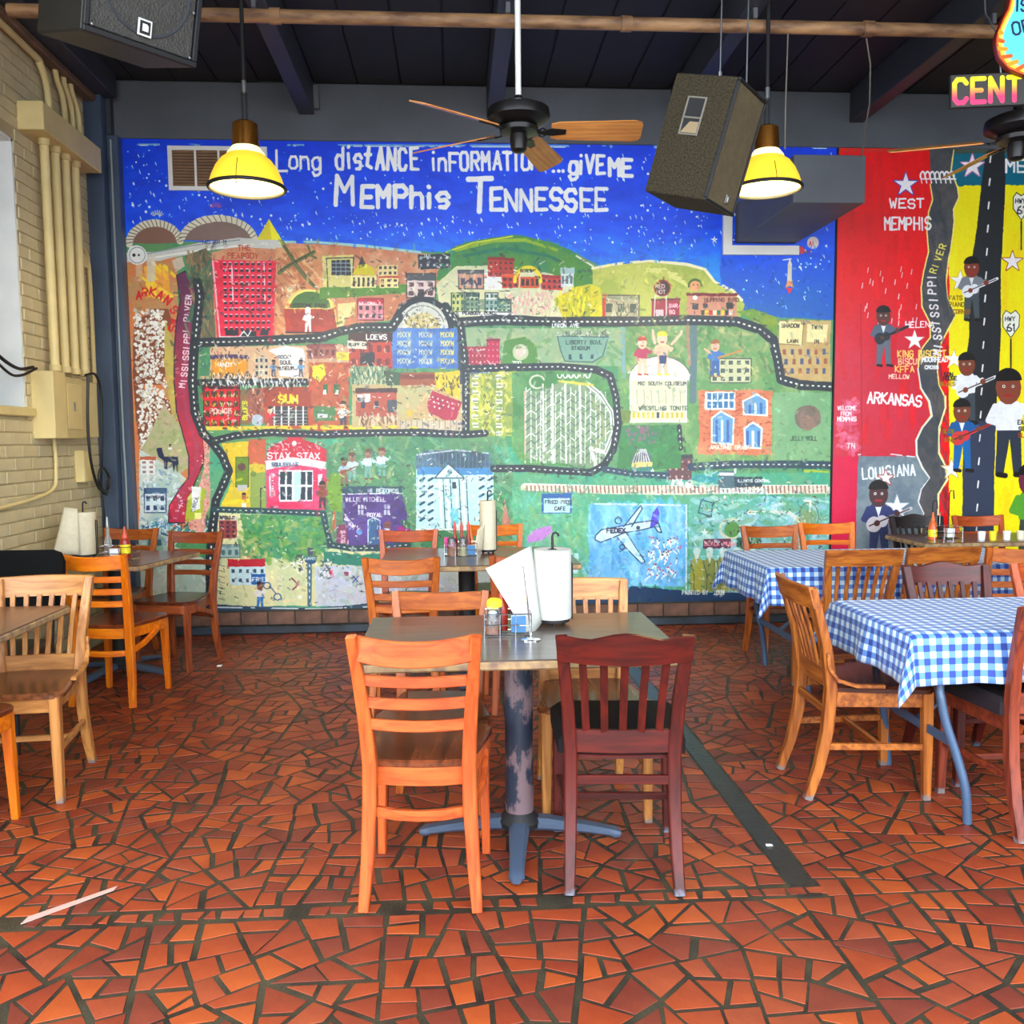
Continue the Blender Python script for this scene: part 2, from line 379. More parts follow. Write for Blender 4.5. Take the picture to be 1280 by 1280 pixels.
    def star(s, x, y, r, col=(245, 245, 240), edge=None, rot=0):
        p = [(x+(r if i % 2 == 0 else r*.38)*math.sin(math.radians(36*i+rot)), y-(r if i % 2 == 0 else r*.38)*math.cos(math.radians(36*i+rot))) for i in range(10)]
        if edge: s.line(p+[p[0]], 2.2, edge)
        s.poly(p, col, wob=.2)
    def smear(s, x0, y0, x1, y1, n):
        R = s.rng
        for _ in range(n):
            x = x0+(x1-x0)*R.random(); y = y0+(y1-y0)*R.random(); q = s.P((x+R.normal()*3, y+R.normal()*3)); i, j = int(q[1]), int(q[0])
            if 0 <= i < s.h and 0 <= j < s.w:
                c = s.a[i, j]*255*(1+(R.random()-.52)*.6)+R.normal(size=3)*12; a = R.random()*6.28; l = 2+4*R.random()
                s.line([(x, y), (x+math.cos(a)*l, y+math.sin(a)*l)], 1+2.4*R.random(), np.clip(c, 0, 255), alpha=.45)
    def scrib(s, x0, y0, x1, y1, n):
        R = s.rng
        for _ in range(n):
            x = x0+(x1-x0)*R.random(); y = y0+(y1-y0)*R.random(); c = ((240, 240, 232), (40, 40, 44), (236, 222, 190), (60, 70, 80))[int(R.random()*4)]
            s.line([(x, y), (x+R.normal()*1.6, y+R.normal()*1.6), (x+R.normal()*2.4, y+R.normal()*2)], .9, c, alpha=.75)
    def finish(s, streak=.05):
        g = (s.smooth(3)-.5)*streak+(s.nz-.5)*streak*2
        v = s.rng.random((1, s.w)).astype(np.float32); v = np.repeat(v, s.h, 0)
        a = np.clip(s.a*(1+g[..., None]), 0, 1)**.94; l = a.mean(-1, keepdims=True); a = np.clip(l+(a-l)*1.2, 0, 1); g_ = np.clip((a[..., 1:2]-np.maximum(a[..., 0:1], a[..., 2:3]))*7, 0, 1); s.a = a*(1-g_*np.array((.10, .15, .17), np.float32)); return s.a
# ------------------------------------------------------------------ the two painted wall panels
WALL = 6.9
def wall_uv(p):                                  # sketch sheet coordinates -> metres on the back wall
    d = _f + CR*((p[0]-640)/FPX) + CU*((640-p[1])/FPX); t = WALL/d.y
    return d.x*t, CAMZ+d.z*t
MX0, MX1, MZ0, MZ1 = -2.41, 2.985, .17, 3.70
def z1(*a): return [(140+a[i]/4, 160+a[i+1]/4) for i in range(0, len(a), 2)]
def z2(*a): return [(440+a[i]/4, 160+a[i+1]/4) for i in range(0, len(a), 2)]
def z3(*a): return [(740+a[i]/4, 160+a[i+1]/4) for i in range(0, len(a), 2)]
def z4(*a): return [(140+a[i]/4, 460+a[i+1]/4) for i in range(0, len(a), 2)]
def z5(*a): return [(440+a[i]/4, 460+a[i+1]/4) for i in range(0, len(a), 2)]
def z6(*a): return [(740+a[i]/4, 460+a[i+1]/4) for i in range(0, len(a), 2)]
WH = (244, 246, 246); BK = (22, 26, 32); RD = (26, 34, 40)
def paint_city():
    C = Canvas(MX0, MZ0, MX1, MZ1, 330, 6.9/FPX, wall_uv, (6, 62, 190)); R = C.rng
    sky = [(140, 165), (1060, 165), (1060, 420), (140, 420)]
    C.grad(sky, (0, 62, 208), (6, 84, 230), 180, 310, wob=0)
    C.grad([(140, 285), (1060, 285), (1060, 420), (140, 420)], (6, 84, 230), (12, 130, 220), 285, 330, wob=3)
    C.grad([(900, 300), (1060, 300), (1060, 420), (900, 420)], (6, 82, 224), (12, 88, 168), 300, 390, wob=3)
    C.line([(155, 181), (1040, 184)], 2.2, (120, 170, 215), dry=.52); C.line([(155, 182), (1040, 186)], 1, (230, 235, 235), dry=.6)
    C.daubs(155, 185, 1040, 330, [(0, 54, 190), (20, 98, 240), (0, 70, 222)], 420, 22, 7, 0, 25, .22)
    for _ in range(980):
        x = 158+880*R.random(); y = 188+(200 if x > 925 else 128 if x > 600 else 112)*R.random()
        if R.random() < .75 and 335 < x < 800 and y < 268: continue
        C.dot(x, y, .5+1.0*R.random()**2, (235, 243, 252) if R.random() < .7 else (120, 200, 245))
        if R.random() < .25: C.line([(x, y-1.5), (x+1.2, y+2.4)], .9, (225, 238, 250))
    # land
    C.poly([(140, 300), (330, 303), (440, 308), (555, 316), (600, 300), (640, 295), (690, 303), (730, 322), (752, 334), (800, 327), (860, 332), (885, 340), (905, 364), (925, 388), (975, 397), (1060, 400), (1060, 780), (140, 780)], (106, 168, 112), col2=(74, 156, 108))
    C.poly(z2(-460, 560, -300, 575, 0, 590, 330, 625, 480, 640, 470, 760, 200, 960, -700, 1080, -700, 620), (214, 158, 120), col2=(188, 120, 86))
    C.line(z2(-500, 572, -200, 570, 60, 590, 340, 622), 3, (160, 205, 205), dry=.4)
    C.poly(z2(455, 625, 560, 575, 700, 548, 830, 535, 950, 560, 1090, 610, 1190, 680, 1240, 760, 1250, 860, 1000, 850, 600, 800, 420, 760), (84, 156, 60), col2=(60, 140, 84))
    C.line(z2(520, 610, 700, 565, 860, 560, 1020, 610), 4, (150, 196, 40), dry=.3); C.line(z2(560, 640, 760, 600, 980, 640, 1140, 720), 4, (30, 120, 90), dry=.3)
    C.line(z2(470, 620, 600, 575, 800, 542), 1.6, (210, 220, 60), dry=.35); C.line(z2(1120, 640, 1200, 690, 1230, 730), 2.4, (225, 230, 200), dry=.3)
    C.poly(z2(420, 780, 520, 690, 700, 690, 1000, 730, 1110, 800, 1060, 950, 440, 960), (226, 222, 178), col2=(205, 214, 176))
    C.daubs(630, 365, 690, 392, [(226, 158, 160), (214, 190, 170), (236, 226, 210)], 170, 4, 1.6)
    C.poly(z2(1010, 850, 1120, 790, 1260, 770, 1260, 950, 1050, 945), (208, 196, 26), col2=(168, 170, 30)); C.daubs(695, 362, 752, 392, [(240, 226, 40), (150, 160, 30)], 40, 8, 2)
    C.poly(z3(0, 700, 120, 680, 280, 665, 460, 680, 560, 705, 620, 780, 700, 815, 760, 880, 740, 960, 0, 960), (196, 202, 100), col2=(168, 188, 84))
    C.line(z3(0, 702, 120, 680, 280, 664, 470, 682, 560, 706, 610, 770, 700, 812, 745, 860), 3.5, (240, 236, 196), dry=.3)
    for k in range(5): C.line(z3(60+40*k, 720, 200+40*k, 705, 420+20*k, 730+k*20), 3, (214, 214, 130), dry=.42)
    C.poly(z3(-10, 780, 40, 800, 55, 950, -10, 950), (206, 196, 26))
    C.poly(z3(720, 920, 800, 905, 920, 945, 930, 1060, 860, 1000), (150, 176, 44), col2=(110, 160, 60))
    # left bank: cotton fields
    C.poly([(158, 318), (222, 322), (226, 470), (246, 560), (232, 660), (170, 660), (160, 400)], (206, 124, 74), col2=(178, 136, 92))
    C.poly(z1(160, 690, 280, 690, 300, 860, 240, 840, 170, 760), (236, 180, 70), col2=(220, 150, 60)); C.daubs(180, 332, 214, 372, [(248, 214, 70), (238, 190, 60), (226, 150, 80)], 26, 12, 3, 60)
    C.poly(z1(110, 980, 200, 905, 285, 905, 300, 960, 260, 1280, 110, 1280)+[(212, 500), (222, 560), (180, 580), (172, 540), (166, 470)], (120, 68, 44))
    for _ in range(640):
        y = 388+172*R.random(); x0 = 168+(y-388)*.04; x1 = 205+(14 if y > 500 else 5)*R.random(); x = x0+(x1-x0)*R.random()
        C.dot(x, y, 1+1.6*R.random(), (240, 238, 230) if R.random() < .8 else (206, 190, 170))
        if R.random() < .35: C.dot(x+1.5, y+1, .7, (92, 48, 34))
    C.poly([(207, 400), (222, 440), (220, 480), (232, 540), (240, 575), (228, 560), (212, 500), (205, 450)], (196, 176, 92), col2=(170, 156, 84))
    C.poly([(205, 505), (232, 540), (240, 580), (215, 600), (180, 600), (178, 560)], (188, 170, 140), col2=(160, 170, 120))
    C.poly([(174, 560), (224, 590), (236, 600), (214, 640), (214, 680), (262, 700), (262, 775), (174, 775)], (212, 222, 212), col2=(176, 202, 190))
    C.daubs(178, 590, 224, 680, [(240, 242, 240), (214, 222, 228), (120, 150, 170)], 150, 4, 2.2, 30, 90)
    C.poly(z4(225, 400, 250, 395, 262, 440, 330, 440, 335, 480, 330, 525, 320, 480, 312, 520, 300, 470, 280, 465, 278, 505, 262, 500, 258, 460, 232, 440), (26, 34, 62))
    C.person(213, 567, 12, (150, 100, 80), (235, 235, 235), (120, 90, 70), legs=False)
    C.house(176, 570, 194, 592, (236, 236, 232), (178, 92, 64), .2, 2, 3, (150, 120, 110))
    C.house(181, 610, 208, 640, (214, 226, 230), (64, 92, 120), .22, 3, 2, (40, 60, 90), outline=(50, 70, 100))
    C.text('CLARKSDALE', 183, 622, 3, (60, 60, 70), cw=1.6)
    C.daubs(178, 652, 262, 668, [(40, 110, 140), (20, 50, 80), (225, 235, 240)], 150, 5, 1.4, 20, 90)
    C.house(183, 670, 205, 700, (150, 190, 170), None, .1, 2, 2, (60, 90, 100))
    # bridge
    C.poly(C.arc(194, 304, 33, 26, 0, 180), (126, 92, 78)); C.poly(C.arc(273, 300, 44, 27, 0, 180), (126, 104, 96))
    C.line(C.arc(194, 305, 32, 26, 8, 180), 8, (222, 216, 196)); C.line(C.arc(273, 303, 46, 30, 0, 170), 8, (222, 216, 196))
    for a in range(12, 176, 9):
        for cx, cy, rx, ry in ((194, 305, 32, 26), (273, 303, 46, 30)):
            q = math.radians(a); C.line([(cx+(rx-4)*math.cos(q), cy-(ry-4)*math.sin(q)), (cx+(rx+4)*math.cos(q+.08), cy-(ry+4)*math.sin(q+.08))], 1, (110, 100, 84))
    for cx, cy, c in ((197, 274, (226, 220, 190)), (270, 264, (200, 90, 130))):
        for a in range(30, 160, 20): C.line([(cx+4*math.cos(math.radians(a)), cy-2-4*math.sin(math.radians(a))), (cx+9*math.cos(math.radians(a)), cy-2-9*math.sin(math.radians(a)))], 1, c)
    C.line([(160, 322), (200, 320), (250, 309), (300, 303), (350, 306)], 11, (206, 206, 198)); C.line([(180, 324), (250, 313), (310, 306)], 2, (240, 240, 232), dry=.3); C.line([(180, 318), (240, 307), (300, 300)], 1.4, (140, 150, 156))
    C.text('I40 BR M', 253, 305, 4.6, (30, 44, 90)); C.rect(184, 320, 195, 352, (216, 208, 190), alpha=.8); C.rect(170, 330, 178, 352, (214, 196, 170), alpha=.6)
    C.dot(172, 319, 11.5, (238, 238, 234)); C.line(C.arc(172, 319, 10, 10, 0, 360), 1, (150, 150, 150)); C.dot(168, 319, 2, (20, 20, 24)); C.dot(174, 319, 1.4, (60, 60, 60))
    C.poly(z1(785, 455, 850, 560, 725, 560), (238, 226, 20), wob=.4); C.poly(z1(785, 460, 800, 560, 730, 560), (214, 200, 30), wob=.2)
    for i, ch in enumerate('ARKANSAS'):
        x, y, a = [(171, 374, 0), (178, 370, 8), (187, 369, 14), (196, 372, 24), (205, 377, 38), (213, 387, 60), (213, 399, 84), (212, 407, 96)][i]
        C.text(ch, x, y, 9.5, (190, 28, 34), 1.9, ang=a)
    # river
    riv = [(222, 345), (231, 340), (245, 352), (249, 372), (246, 400), (241, 440), (238, 480), (244, 510), (251, 530), (256, 555), (253, 580), (243, 603), (234, 625), (231, 652), (212, 652), (213, 632), (225, 612), (237, 596), (237, 570), (231, 545), (222, 515), (219, 480), (219, 440), (222, 400), (227, 375)]
    C.line(riv+[riv[0]], 3, (44, 30, 40)); C.grad(riv, (88, 36, 70), (172, 44, 66), 360, 540, wob=.6)
    C.line([(240, 360), (238, 400), (233, 440), (229, 480), (234, 520), (246, 556), (246, 580), (236, 600), (224, 625), (221, 648)], 4, (150, 74, 110), alpha=.35); C.poly(z1(300, 660, 350, 640, 365, 690, 320, 720), (206, 190, 170))
    for i, ch in enumerate('MISSISSIPPI RIVER'):
        t = i/16; y = 484-t*110; x = 227+8*t+(2 if 0 < i < 10 else 0); C.text(ch, x+4, y, 7, (236, 214, 220), 1.3, ang=-84, cw=4.4)
    C.daubs(218, 618, 230, 642, [(240, 214, 224)], 16, 2, 1.4, 0, 90)
    san = [(254, 548), (262, 553), (276, 570), (282, 587), (268, 610), (258, 640), (256, 668), (236, 660), (236, 640), (247, 610), (256, 585)]
    C.poly(san, (216, 158, 142)); 
    for _ in range(240):
        x = 238+46*R.random(); y = 550+110*R.random()
        if abs(x-(262-abs(y-585)*.25)) < 15-abs(y-590)*.12: C.dot(x, y, .8, (150, 78, 70) if R.random() < .6 else (240, 200, 190))
    C.poly(z4(380, 640, 420, 590, 470, 600, 450, 740, 400, 760, 365, 770), (176, 196, 60)); C.poly(z4(400, 590, 445, 590, 440, 700, 400, 715), (240, 240, 236)); C.text('TUNICA', 243, 640, 4, (50, 60, 70), ang=-75); C.rect(244, 640, 252, 648, (236, 236, 150))
    # dark trees beside the big hotel
    C.poly(z1(365, 640, 470, 600, 500, 640, 520, 1050, 445, 1050, 440, 800, 400, 740), (82, 96, 70), col2=(118, 96, 70)); C.daubs(234, 318, 262, 420, [(60, 110, 90), (150, 120, 84), (70, 80, 60), (110, 130, 90)], 70, 14, 3)
    C.poly(z1(820, 600, 1060, 600, 1060, 1050, 820, 1050), (200, 136, 92), col2=(214, 160, 116)); C.daubs(345, 320, 405, 420, [(178, 108, 70), (226, 180, 130), (205, 130, 86)], 60, 18, 4, 45)
    # hotel with the red front
    C.poly(z1(500, 660, 820, 665, 808, 1050, 528, 1050), (206, 12, 50), wob=.5, col2=(226, 26, 70)); C.line(z1(505, 665, 540, 1040), 2, (240, 190, 200), dry=.4)
    for j in range(11):
        for i in range(9):
            x = 281+i*7.1-(j*.05*(i-4)); y = 330+j*8.1; C.rect(x-2, y-1.4, x+2, y+1.8, (30, 14, 30), wob=.3); C.line([(x-1.6, y-2), (x+1.2, y-2)], 1, (250, 220, 226))
    for x in (290, 330): C.line([(x, 330), (x+1.5, 375)], 1.6, (250, 210, 220), dry=.4)
    C.rect(282, 412, 298, 419, BK); C.rect(302, 413, 320, 420, BK); C.rect(325, 412, 336, 419, BK); C.line([(300, 420), (305, 414), (310, 420), (314, 413)], 1.3, WH); C.line([(275, 421), (340, 421)], 1.5, WH)
    C.text('THE', 298, 313, 6.2, (170, 60, 40), 1.2); C.text('PEABODY', 285, 323, 6.4, (170, 60, 40), 1.2)
    # bomber
    C.line(z1(835, 725, 880, 690, 1010, 620), 4.6, (96, 104, 56)); C.line(z1(850, 570, 880, 620, 920, 690, 960, 740, 1010, 790), 4, (96, 104, 56)); C.line(z1(980, 590, 1000, 640, 1020, 650), 3, (96, 104, 56)); C.line(z1(850, 575, 1010, 790), 1, (40, 46, 30)); C.line(z1(835, 715, 1010, 615), 1, (40, 46, 30))
    # ball park
    C.poly(z1(870, 1020, 865, 900, 890, 840, 940, 810, 1040, 810, 1110, 870, 1130, 1000, 1125, 1030), (226, 206, 120)); C.poly(C.arc(388, 385, 25, 20, 0, 180), (66, 120, 50)); C.poly(z1(862, 905, 1110, 905, 1125, 1025, 872, 1025), (150, 44, 30), col2=(176, 60, 40))
    C.text('AUTOZONE PARK', 361, 384, 4.2, (40, 30, 24), 1); C.line(C.arc(388, 385, 27, 22, 5, 175), 1.6, (240, 226, 130)); C.person(385, 415, 30, WH, WH, WH, hair=(230, 230, 225)); C.line(z1(870, 1022, 1125, 1022), 1.5, BK); C.dot(362, 362, 3, (236, 230, 180)); C.dot(408, 364, 3, (236, 230, 180))
    C.poly(z1(1130, 880, 1220, 870, 1210, 930, 1170, 960, 1150, 1010, 1130, 1000), (226, 212, 150)); 
    # downtown row
    C.poly(z1(1050, 640, 1210, 635, 1200, 800, 1060, 800), (214, 206, 130)); C.rect(414, 325, 438, 344, (28, 34, 46)); 
    for k in range(3): C.line([(414, 329+5*k), (438, 329+5*k)], 1, (150, 170, 180)); C.line([(420+6*k, 325), (420+6*k, 344)], .8, (150, 170, 180))
    C.line([(408, 323), (442, 322), (440, 360), (410, 361), (408, 323)], 1.2, BK); C.poly([(400, 360), (515, 355), (520, 366), (400, 374)], (86, 150, 50))
    C.poly([(440, 343), (448, 331), (458, 330), (468, 336), (468, 344)], (206, 190, 20), wob=.3); C.poly([(448, 331), (452, 320), (457, 330)], (60, 50, 40), wob=.2); C.rect(438, 344, 470, 360, (236, 224, 160))
    for k in range(5): C.rect(441+6*k, 347, 443.6+6*k, 358, (40, 36, 30), wob=.2)
    C.house(472, 331, 497, 345, (226, 208, 150), None, 0, 4, 2, (60, 50, 40)); C.house(474, 346, 498, 360, (240, 224, 160), (180, 60, 30), .12, 3, 2, (60, 50, 40))
    C.house(522, 318, 563, 336, (36, 40, 48), None, 0, 5, 2, (180, 186, 190), wf=.35); C.text('JAIL', 528, 322, 4, WH)
    C.house(508, 342, 544, 372, (226, 206, 200), (70, 76, 80), .28, 3, 2, (90, 60, 60), outline=(60, 50, 50), door=(60, 50, 50)); C.house(447, 373, 479, 400, (216, 140, 150), (176, 20, 50), .25, 4, 2, (60, 40, 50), outline=(120, 40, 60))
    C.text('NATIONAL', 449, 381, 3.6, (250, 230, 230), .9)
    # stadium at the road bend
    C.poly(C.arc(528, 412, 34, 36, 0, 180), (214, 216, 206)); C.line(C.arc(528, 412, 36, 38, 0, 180), 7, RD); C.poly(C.arc(528, 410, 22, 20, 0, 180), (200, 186, 130))
    C.daubs(504, 390, 552, 410, [(70, 66, 56), (236, 232, 220)], 80, 3, 1.2, 0, 90); C.text('COOK CONVENTION', 500, 385, 4, (30, 30, 30), .9, ang=-28); C.line(C.arc(528, 412, 28, 30, 20, 160), 1, (90, 90, 90))
    C.rect(490, 410, 575, 460, (70, 110, 176), col2=(92, 134, 196)); 
    for i in range(3):
        for j in range(4): C.text('MXXW', 497+27*i, 421+11*j, 6, (200, 210, 190) if i < 2 else (226, 214, 120), 1.1, cw=3)
    C.rect(572, 410, 580, 543, (44, 60, 70))
    # medical and market blocks
    C.house(573, 338, 604, 361, (204, 156, 132), (90, 92, 96), .2, 3, 1, (70, 70, 90), wf=.5, outline=(50, 50, 60)); C.line(C.arc(588, 360, 8, 10, 0, 180), 2, (60, 60, 80)); C.rect(605, 342, 626, 362, (240, 240, 236))
    C.house(610, 322, 641, 346, (166, 50, 34), (120, 30, 24), .14, 5, 3, (60, 20, 20), wf=.4); C.house(627, 342, 648, 360, (190, 66, 40), (220, 90, 50), .2, 3, 2, (60, 24, 20)); C.house(676, 344, 702, 362, (186, 60, 54), (150, 40, 40), .2, 4, 2, (60, 24, 26)); C.house(650, 346, 674, 360, (196, 84, 40), None, 0, 4, 1, (40, 24, 20), wf=.6)
    C.line(C.arc(659, 352, 16, 18, 0, 180), 4.4, (228, 206, 30)); C.text('BEALE', 650, 340, 3.4, (60, 40, 10), .8); C.house(700, 334, 716, 358, (226, 234, 232), (170, 200, 200), .3, 3, 1, (90, 120, 120), wf=.6)
    for i, (x, c) in enumerate(((564, (200, 206, 130)), (582, (206, 220, 180)), (606, (232, 238, 230)), (622, (190, 210, 180)))):
        C.house(x, 366 if i != 3 else 374, x+16, 390, c, (60, 90, 80) if i in (1, 3) else None, .2, 3, 3, (40, 80, 70), outline=(40, 60, 60))
    C.rect(576, 374, 634, 387, (52, 104, 92), alpha=.45); C.line([(566, 392), (640, 393)], 4, (236, 236, 226)); C.text('PEABODY PLACE', 578, 393, 3.8, BK, .9)
    # houses right of the mountain
    C.house(753, 369, 798, 396, (170, 164, 130), (150, 150, 120), .2, 3, 1, (70, 80, 70), outline=(60, 60, 50)); C.rect(753, 369, 757, 396, (190, 40, 50)); C.daubs(758, 372, 797, 395, [(60, 60, 50), (220, 214, 180)], 60, 4, 1)
    C.house(813, 373, 849, 396, (150, 30, 56), (90, 30, 40), .1, 1, 1, (150, 30, 56)); C.rect(818, 386, 828, 396, (226, 200, 206)); C.line([(817, 396), (818, 370), (832, 370), (832, 396)], 1.6, (226, 226, 210)); C.text('BAR', 836, 384, 4, (240, 200, 210), 1); C.text('BQ', 836, 392, 4.4, (240, 200, 210), 1)
    C.dot(827, 360, 10, (44, 16, 20)); C.line(C.arc(827, 360, 10, 10, 0, 360), 1.4, (150, 40, 40)); C.text('RED', 819, 360, 4.5, (220, 190, 190), 1); C.text('HOT', 820, 367, 4.5, (220, 190, 190), 1)
    C.dot(868, 357, 7, (226, 160, 110)); C.line(C.arc(868, 357, 8, 7.4, 0, 190), 2.6, (70, 110, 40)); C.dot(866, 356, .8, BK); C.dot(871, 356, .8, BK)
    C.house(858, 366, 920, 397, (196, 140, 112), (110, 30, 34), .12, 1, 1, (196, 140, 112)); C.text('HUMMING BIRD', 880, 377, 4.4, (80, 40, 36), .9); C.dot(868, 372, 3, (236, 236, 230)); C.rect(865, 379, 872, 387, (60, 60, 60)); C.rect(878, 380, 884, 385, (60, 60, 60)); C.rect(907, 378, 915, 386, (40, 36, 36))
    for k, c in enumerate(((60, 60, 40), (226, 190, 30), (190, 40, 40), (236, 226, 200), (50, 110, 60), (230, 190, 30), (40, 44, 60), (230, 230, 220))): C.poly([(875+5*k, 388), (880+5*k, 388), (879+5*k, 394), (876+5*k, 394)], c, wob=.2)
    # rocket, planets
    C.poly(z3(975, 680, 985, 650, 995, 680, 995, 770, 970, 770), (216, 206, 190), wob=.3); C.poly(z3(962, 800, 972, 765, 995, 765, 1005, 800, 985, 790), (226, 150, 90), wob=.2); C.poly(z3(965, 800, 1000, 800, 982, 832), (200, 40, 60), wob=.2); C.line(z3(950, 660, 990, 655), 1.4, WH)
    C.dot(1015, 303.5, 7.5, (226, 210, 206)); C.text('AI', 1010, 307, 5, (180, 60, 70), 1); C.dot(1000, 313, 4.6, (196, 50, 60)); C.star(892, 300, 5, WH)
    for k in range(5): C.dot(1000+6*k, 330+4*(k % 2), 1, (220, 240, 250))
    # twin brick inn, upper right corner
    C.rect(973, 400, 1037, 478, (196, 170, 116), col2=(182, 150, 96)); C.poly(z3(930, 962, 1055, 965, 1045, 1085, 928, 1078), (226, 216, 160)); C.poly(z3(1072, 980, 1175, 980, 1172, 1075, 1068, 1070), (226, 216, 160)); C.line(z3(930, 962, 1055, 965, 1045, 1085, 928, 1078, 930, 962), 1, (120, 100, 60))
    C.text('SHADOW', 976, 409, 4.4, (60, 50, 40), 1); C.text('LAWN', 983, 428, 4, (60, 50, 40), 1); C.text('TWIN', 1013, 411, 4.6, (60, 50, 40), 1); C.text('IN', 1017, 429, 4.4, (60, 50, 40), 1)
    for j in range(3):
        for i in range(6):
            C.rect(977+10*i+(j % 2)*2, 436+12*j, 981+10*i+(j % 2)*2, 443+12*j, (70, 80, 110) if (i+j) % 2 else (140, 84, 50), wob=.6)
    # greens right
    C.poly([(772, 405), (860, 402), (920, 403), (952, 416), (966, 430), (970, 480), (1037, 486), (1037, 578), (772, 590)], (104, 166, 98), col2=(140, 184, 118))
    C.daubs(778, 405, 968, 470, [(70, 130, 70), (150, 180, 120), (110, 160, 90), (190, 180, 130)], 170, 12, 4, 60, 60, .5)
    # wrestling coliseum
    C.poly(C.arc(824, 475, 39, 30, 0, 180), (238, 234, 222)); C.line(C.arc(824, 475, 39, 30, 0, 180), 1, (90, 90, 80)); C.rect(787, 475, 857, 527, (222, 224, 190)); C.line([(787, 475), (787, 527), (857, 527), (857, 475)], 1.6, (245, 245, 236))
    for k in range(7): C.line([(795+9*k, 487), (796+9*k, 504)], 1.2, (170, 176, 150))
    C.text('MID SOUTH COLISEUM', 797, 481, 4, (60, 60, 60), .9); C.text('WRESTLING TONITE', 798, 512, 4.6, (50, 70, 60), 1)
    for k in range(11): C.rect(790+6*k, 515, 793+6*k, 522, (190, 176, 40) if k != 5 else (60, 60, 60), wob=.2)
    for x, y, s_, c in ((802, 466, 46, (170, 50, 80)), (827, 466, 52, (236, 190, 160))):
        C.person(x, y+2, s_, (238, 196, 168), c, (238, 196, 168), hair=(170, 60, 40) if x < 810 else (236, 206, 60))
    C.poly(z3(330, 1135, 370, 1135, 365, 1175, 332, 1175), (24, 50, 96)); C.line(z3(310, 1075, 300, 1010), 3, (238, 196, 168)); C.line(z3(395, 1080, 440, 1030, 445, 1015), 3, (238, 196, 168))
    C.line([(866, 402), (866, 425), (865, 500)], 9, (84, 110, 112)); C.line([(858, 405), (861, 455)], 4, (160, 130, 100)); C.line([(778, 405), (779, 470)], 5, (120, 160, 160), dry=.35)
    C.house(887, 448, 938, 478, (200, 200, 160), None, 0, 5, 3, (70, 90, 80), outline=(60, 70, 70)); C.person(893, 470, 44, (226, 180, 150), (60, 110, 170), (50, 90, 150), hair=(150, 90, 50)); C.line([(880, 436), (888, 442)], 2.5, (226, 180, 150)); C.line([(897, 447), (925, 438)], 2.4, (190, 130, 60))
    # brick church
    C.rect(872, 487, 964, 568, (196, 110, 72), col2=(206, 130, 92), wob=2)
    for _ in range(230): x = 874+88*R.random(); y = 490+74*R.random(); C.line([(x, y), (x+3, y)], .9, (156, 70, 46))
    C.rect(880, 489, 918, 512, (222, 232, 232)); 
    for i in range(5):
        for j in range(2): C.rect(883+7*i, 491+10.5*j, 888+7*i, 499+10.5*j, (50, 104, 150), wob=.4)
    for px_ in (z6(595, 370, 595, 250, 640, 215, 705, 250, 700, 380), z6(755, 230, 750, 165, 820, 130, 870, 160, 870, 235), z6(762, 395, 758, 300, 800, 270, 845, 300, 840, 400)):
        C.poly(px_, (100, 150, 190), wob=.4); C.line(px_+[px_[0]], 2.2, (244, 242, 236)); m = sum(p[0] for p in px_)/len(px_); b_ = px_[0][1]; t_ = min(p[1] for p in px_)
        for k in (-7, 0, 7): C.line([(m+k, t_+12), (m+k, b_-2)], 3.2, (50, 90, 150) if k else (226, 236, 240))
    C.text('AMAZING GRACE', 887, 561, 4.6, (244, 236, 220), 1); C.rect(966, 490, 1037, 575, (140, 196, 152), alpha=.7)
    C.poly(C.arc(1008, 521, 17, 16, 0, 360), (112, 98, 84), wob=2, col2=(134, 112, 96)); C.dot(1008, 528, 10, (134, 108, 92)); C.text('JELLY ROLL', 987, 550, 5, (60, 90, 70), 1, cw=2.4)
    C.rect(1005, 588, 1035, 605, (176, 206, 60), wob=3)
    # middle blocks
    C.rect(582, 410, 776, 458, (176, 208, 166), col2=(146, 192, 148)); C.daubs(584, 410, 775, 456, [(190, 206, 150), (90, 150, 90), (170, 196, 160)], 90, 10, 4, 30, 90, .5)
    C.house(583, 433, 608, 456, (150, 44, 60), None, 0, 5, 3, (230, 160, 170), wf=.3); C.house(608, 423, 624, 456, (170, 30, 66), (120, 20, 50), .1, 3, 4, (220, 120, 140), wf=.3)
    C.poly([(627, 455), (630, 425), (655, 420), (670, 432), (672, 455)], (86, 150, 66)); C.dot(650, 440, 10, (196, 206, 170)); C.dot(649, 440, 6, (216, 200, 186)); C.text('ZOO', 640, 456, 4.5, WH, 1)
    C.poly(z2(1025, 1040, 1275, 1040, 1270, 1130, 1210, 1170, 1180, 1165, 1060, 1165, 1040, 1110), (130, 176, 158)); C.line(z2(1025, 1040, 1040, 1110, 1062, 1165, 1200, 1170, 1250, 1140, 1278, 1045, 1025, 1040), 1.4, (60, 90, 90)); C.daubs(695, 415, 760, 420, [(70, 80, 80), (220, 226, 220)], 60, 3, 1.1, 0, 90); C.text('LIBERTY BOWL', 707, 430, 4.5, (40, 60, 60), 1); C.text('STADIUM', 714, 437, 4, (40, 60, 60), 1)
    for k in range(3): C.rect(710+14*k, 443, 714+14*k, 449, (40, 70, 80))
    C.rect(582, 458, 650, 545, (132, 168, 84), col2=(176, 186, 80)); C.daubs(586, 465, 634, 540, [(196, 190, 70), (150, 170, 80), (206, 200, 110)], 120, 7, 3, 80)
    for j in range(8): 
        for x in (594, 623): C.rect(x-4, 468+10*j, x+4, 474+10*j, (226, 230, 200), wob=1.5); C.line([(x-3, 471+10*j), (x+3, 471+10*j)], 1, (60, 80, 60))
        C.daubs(604, 466+9*j, 615, 470+9*j, [(90, 100, 60)], 5, 3, .9)
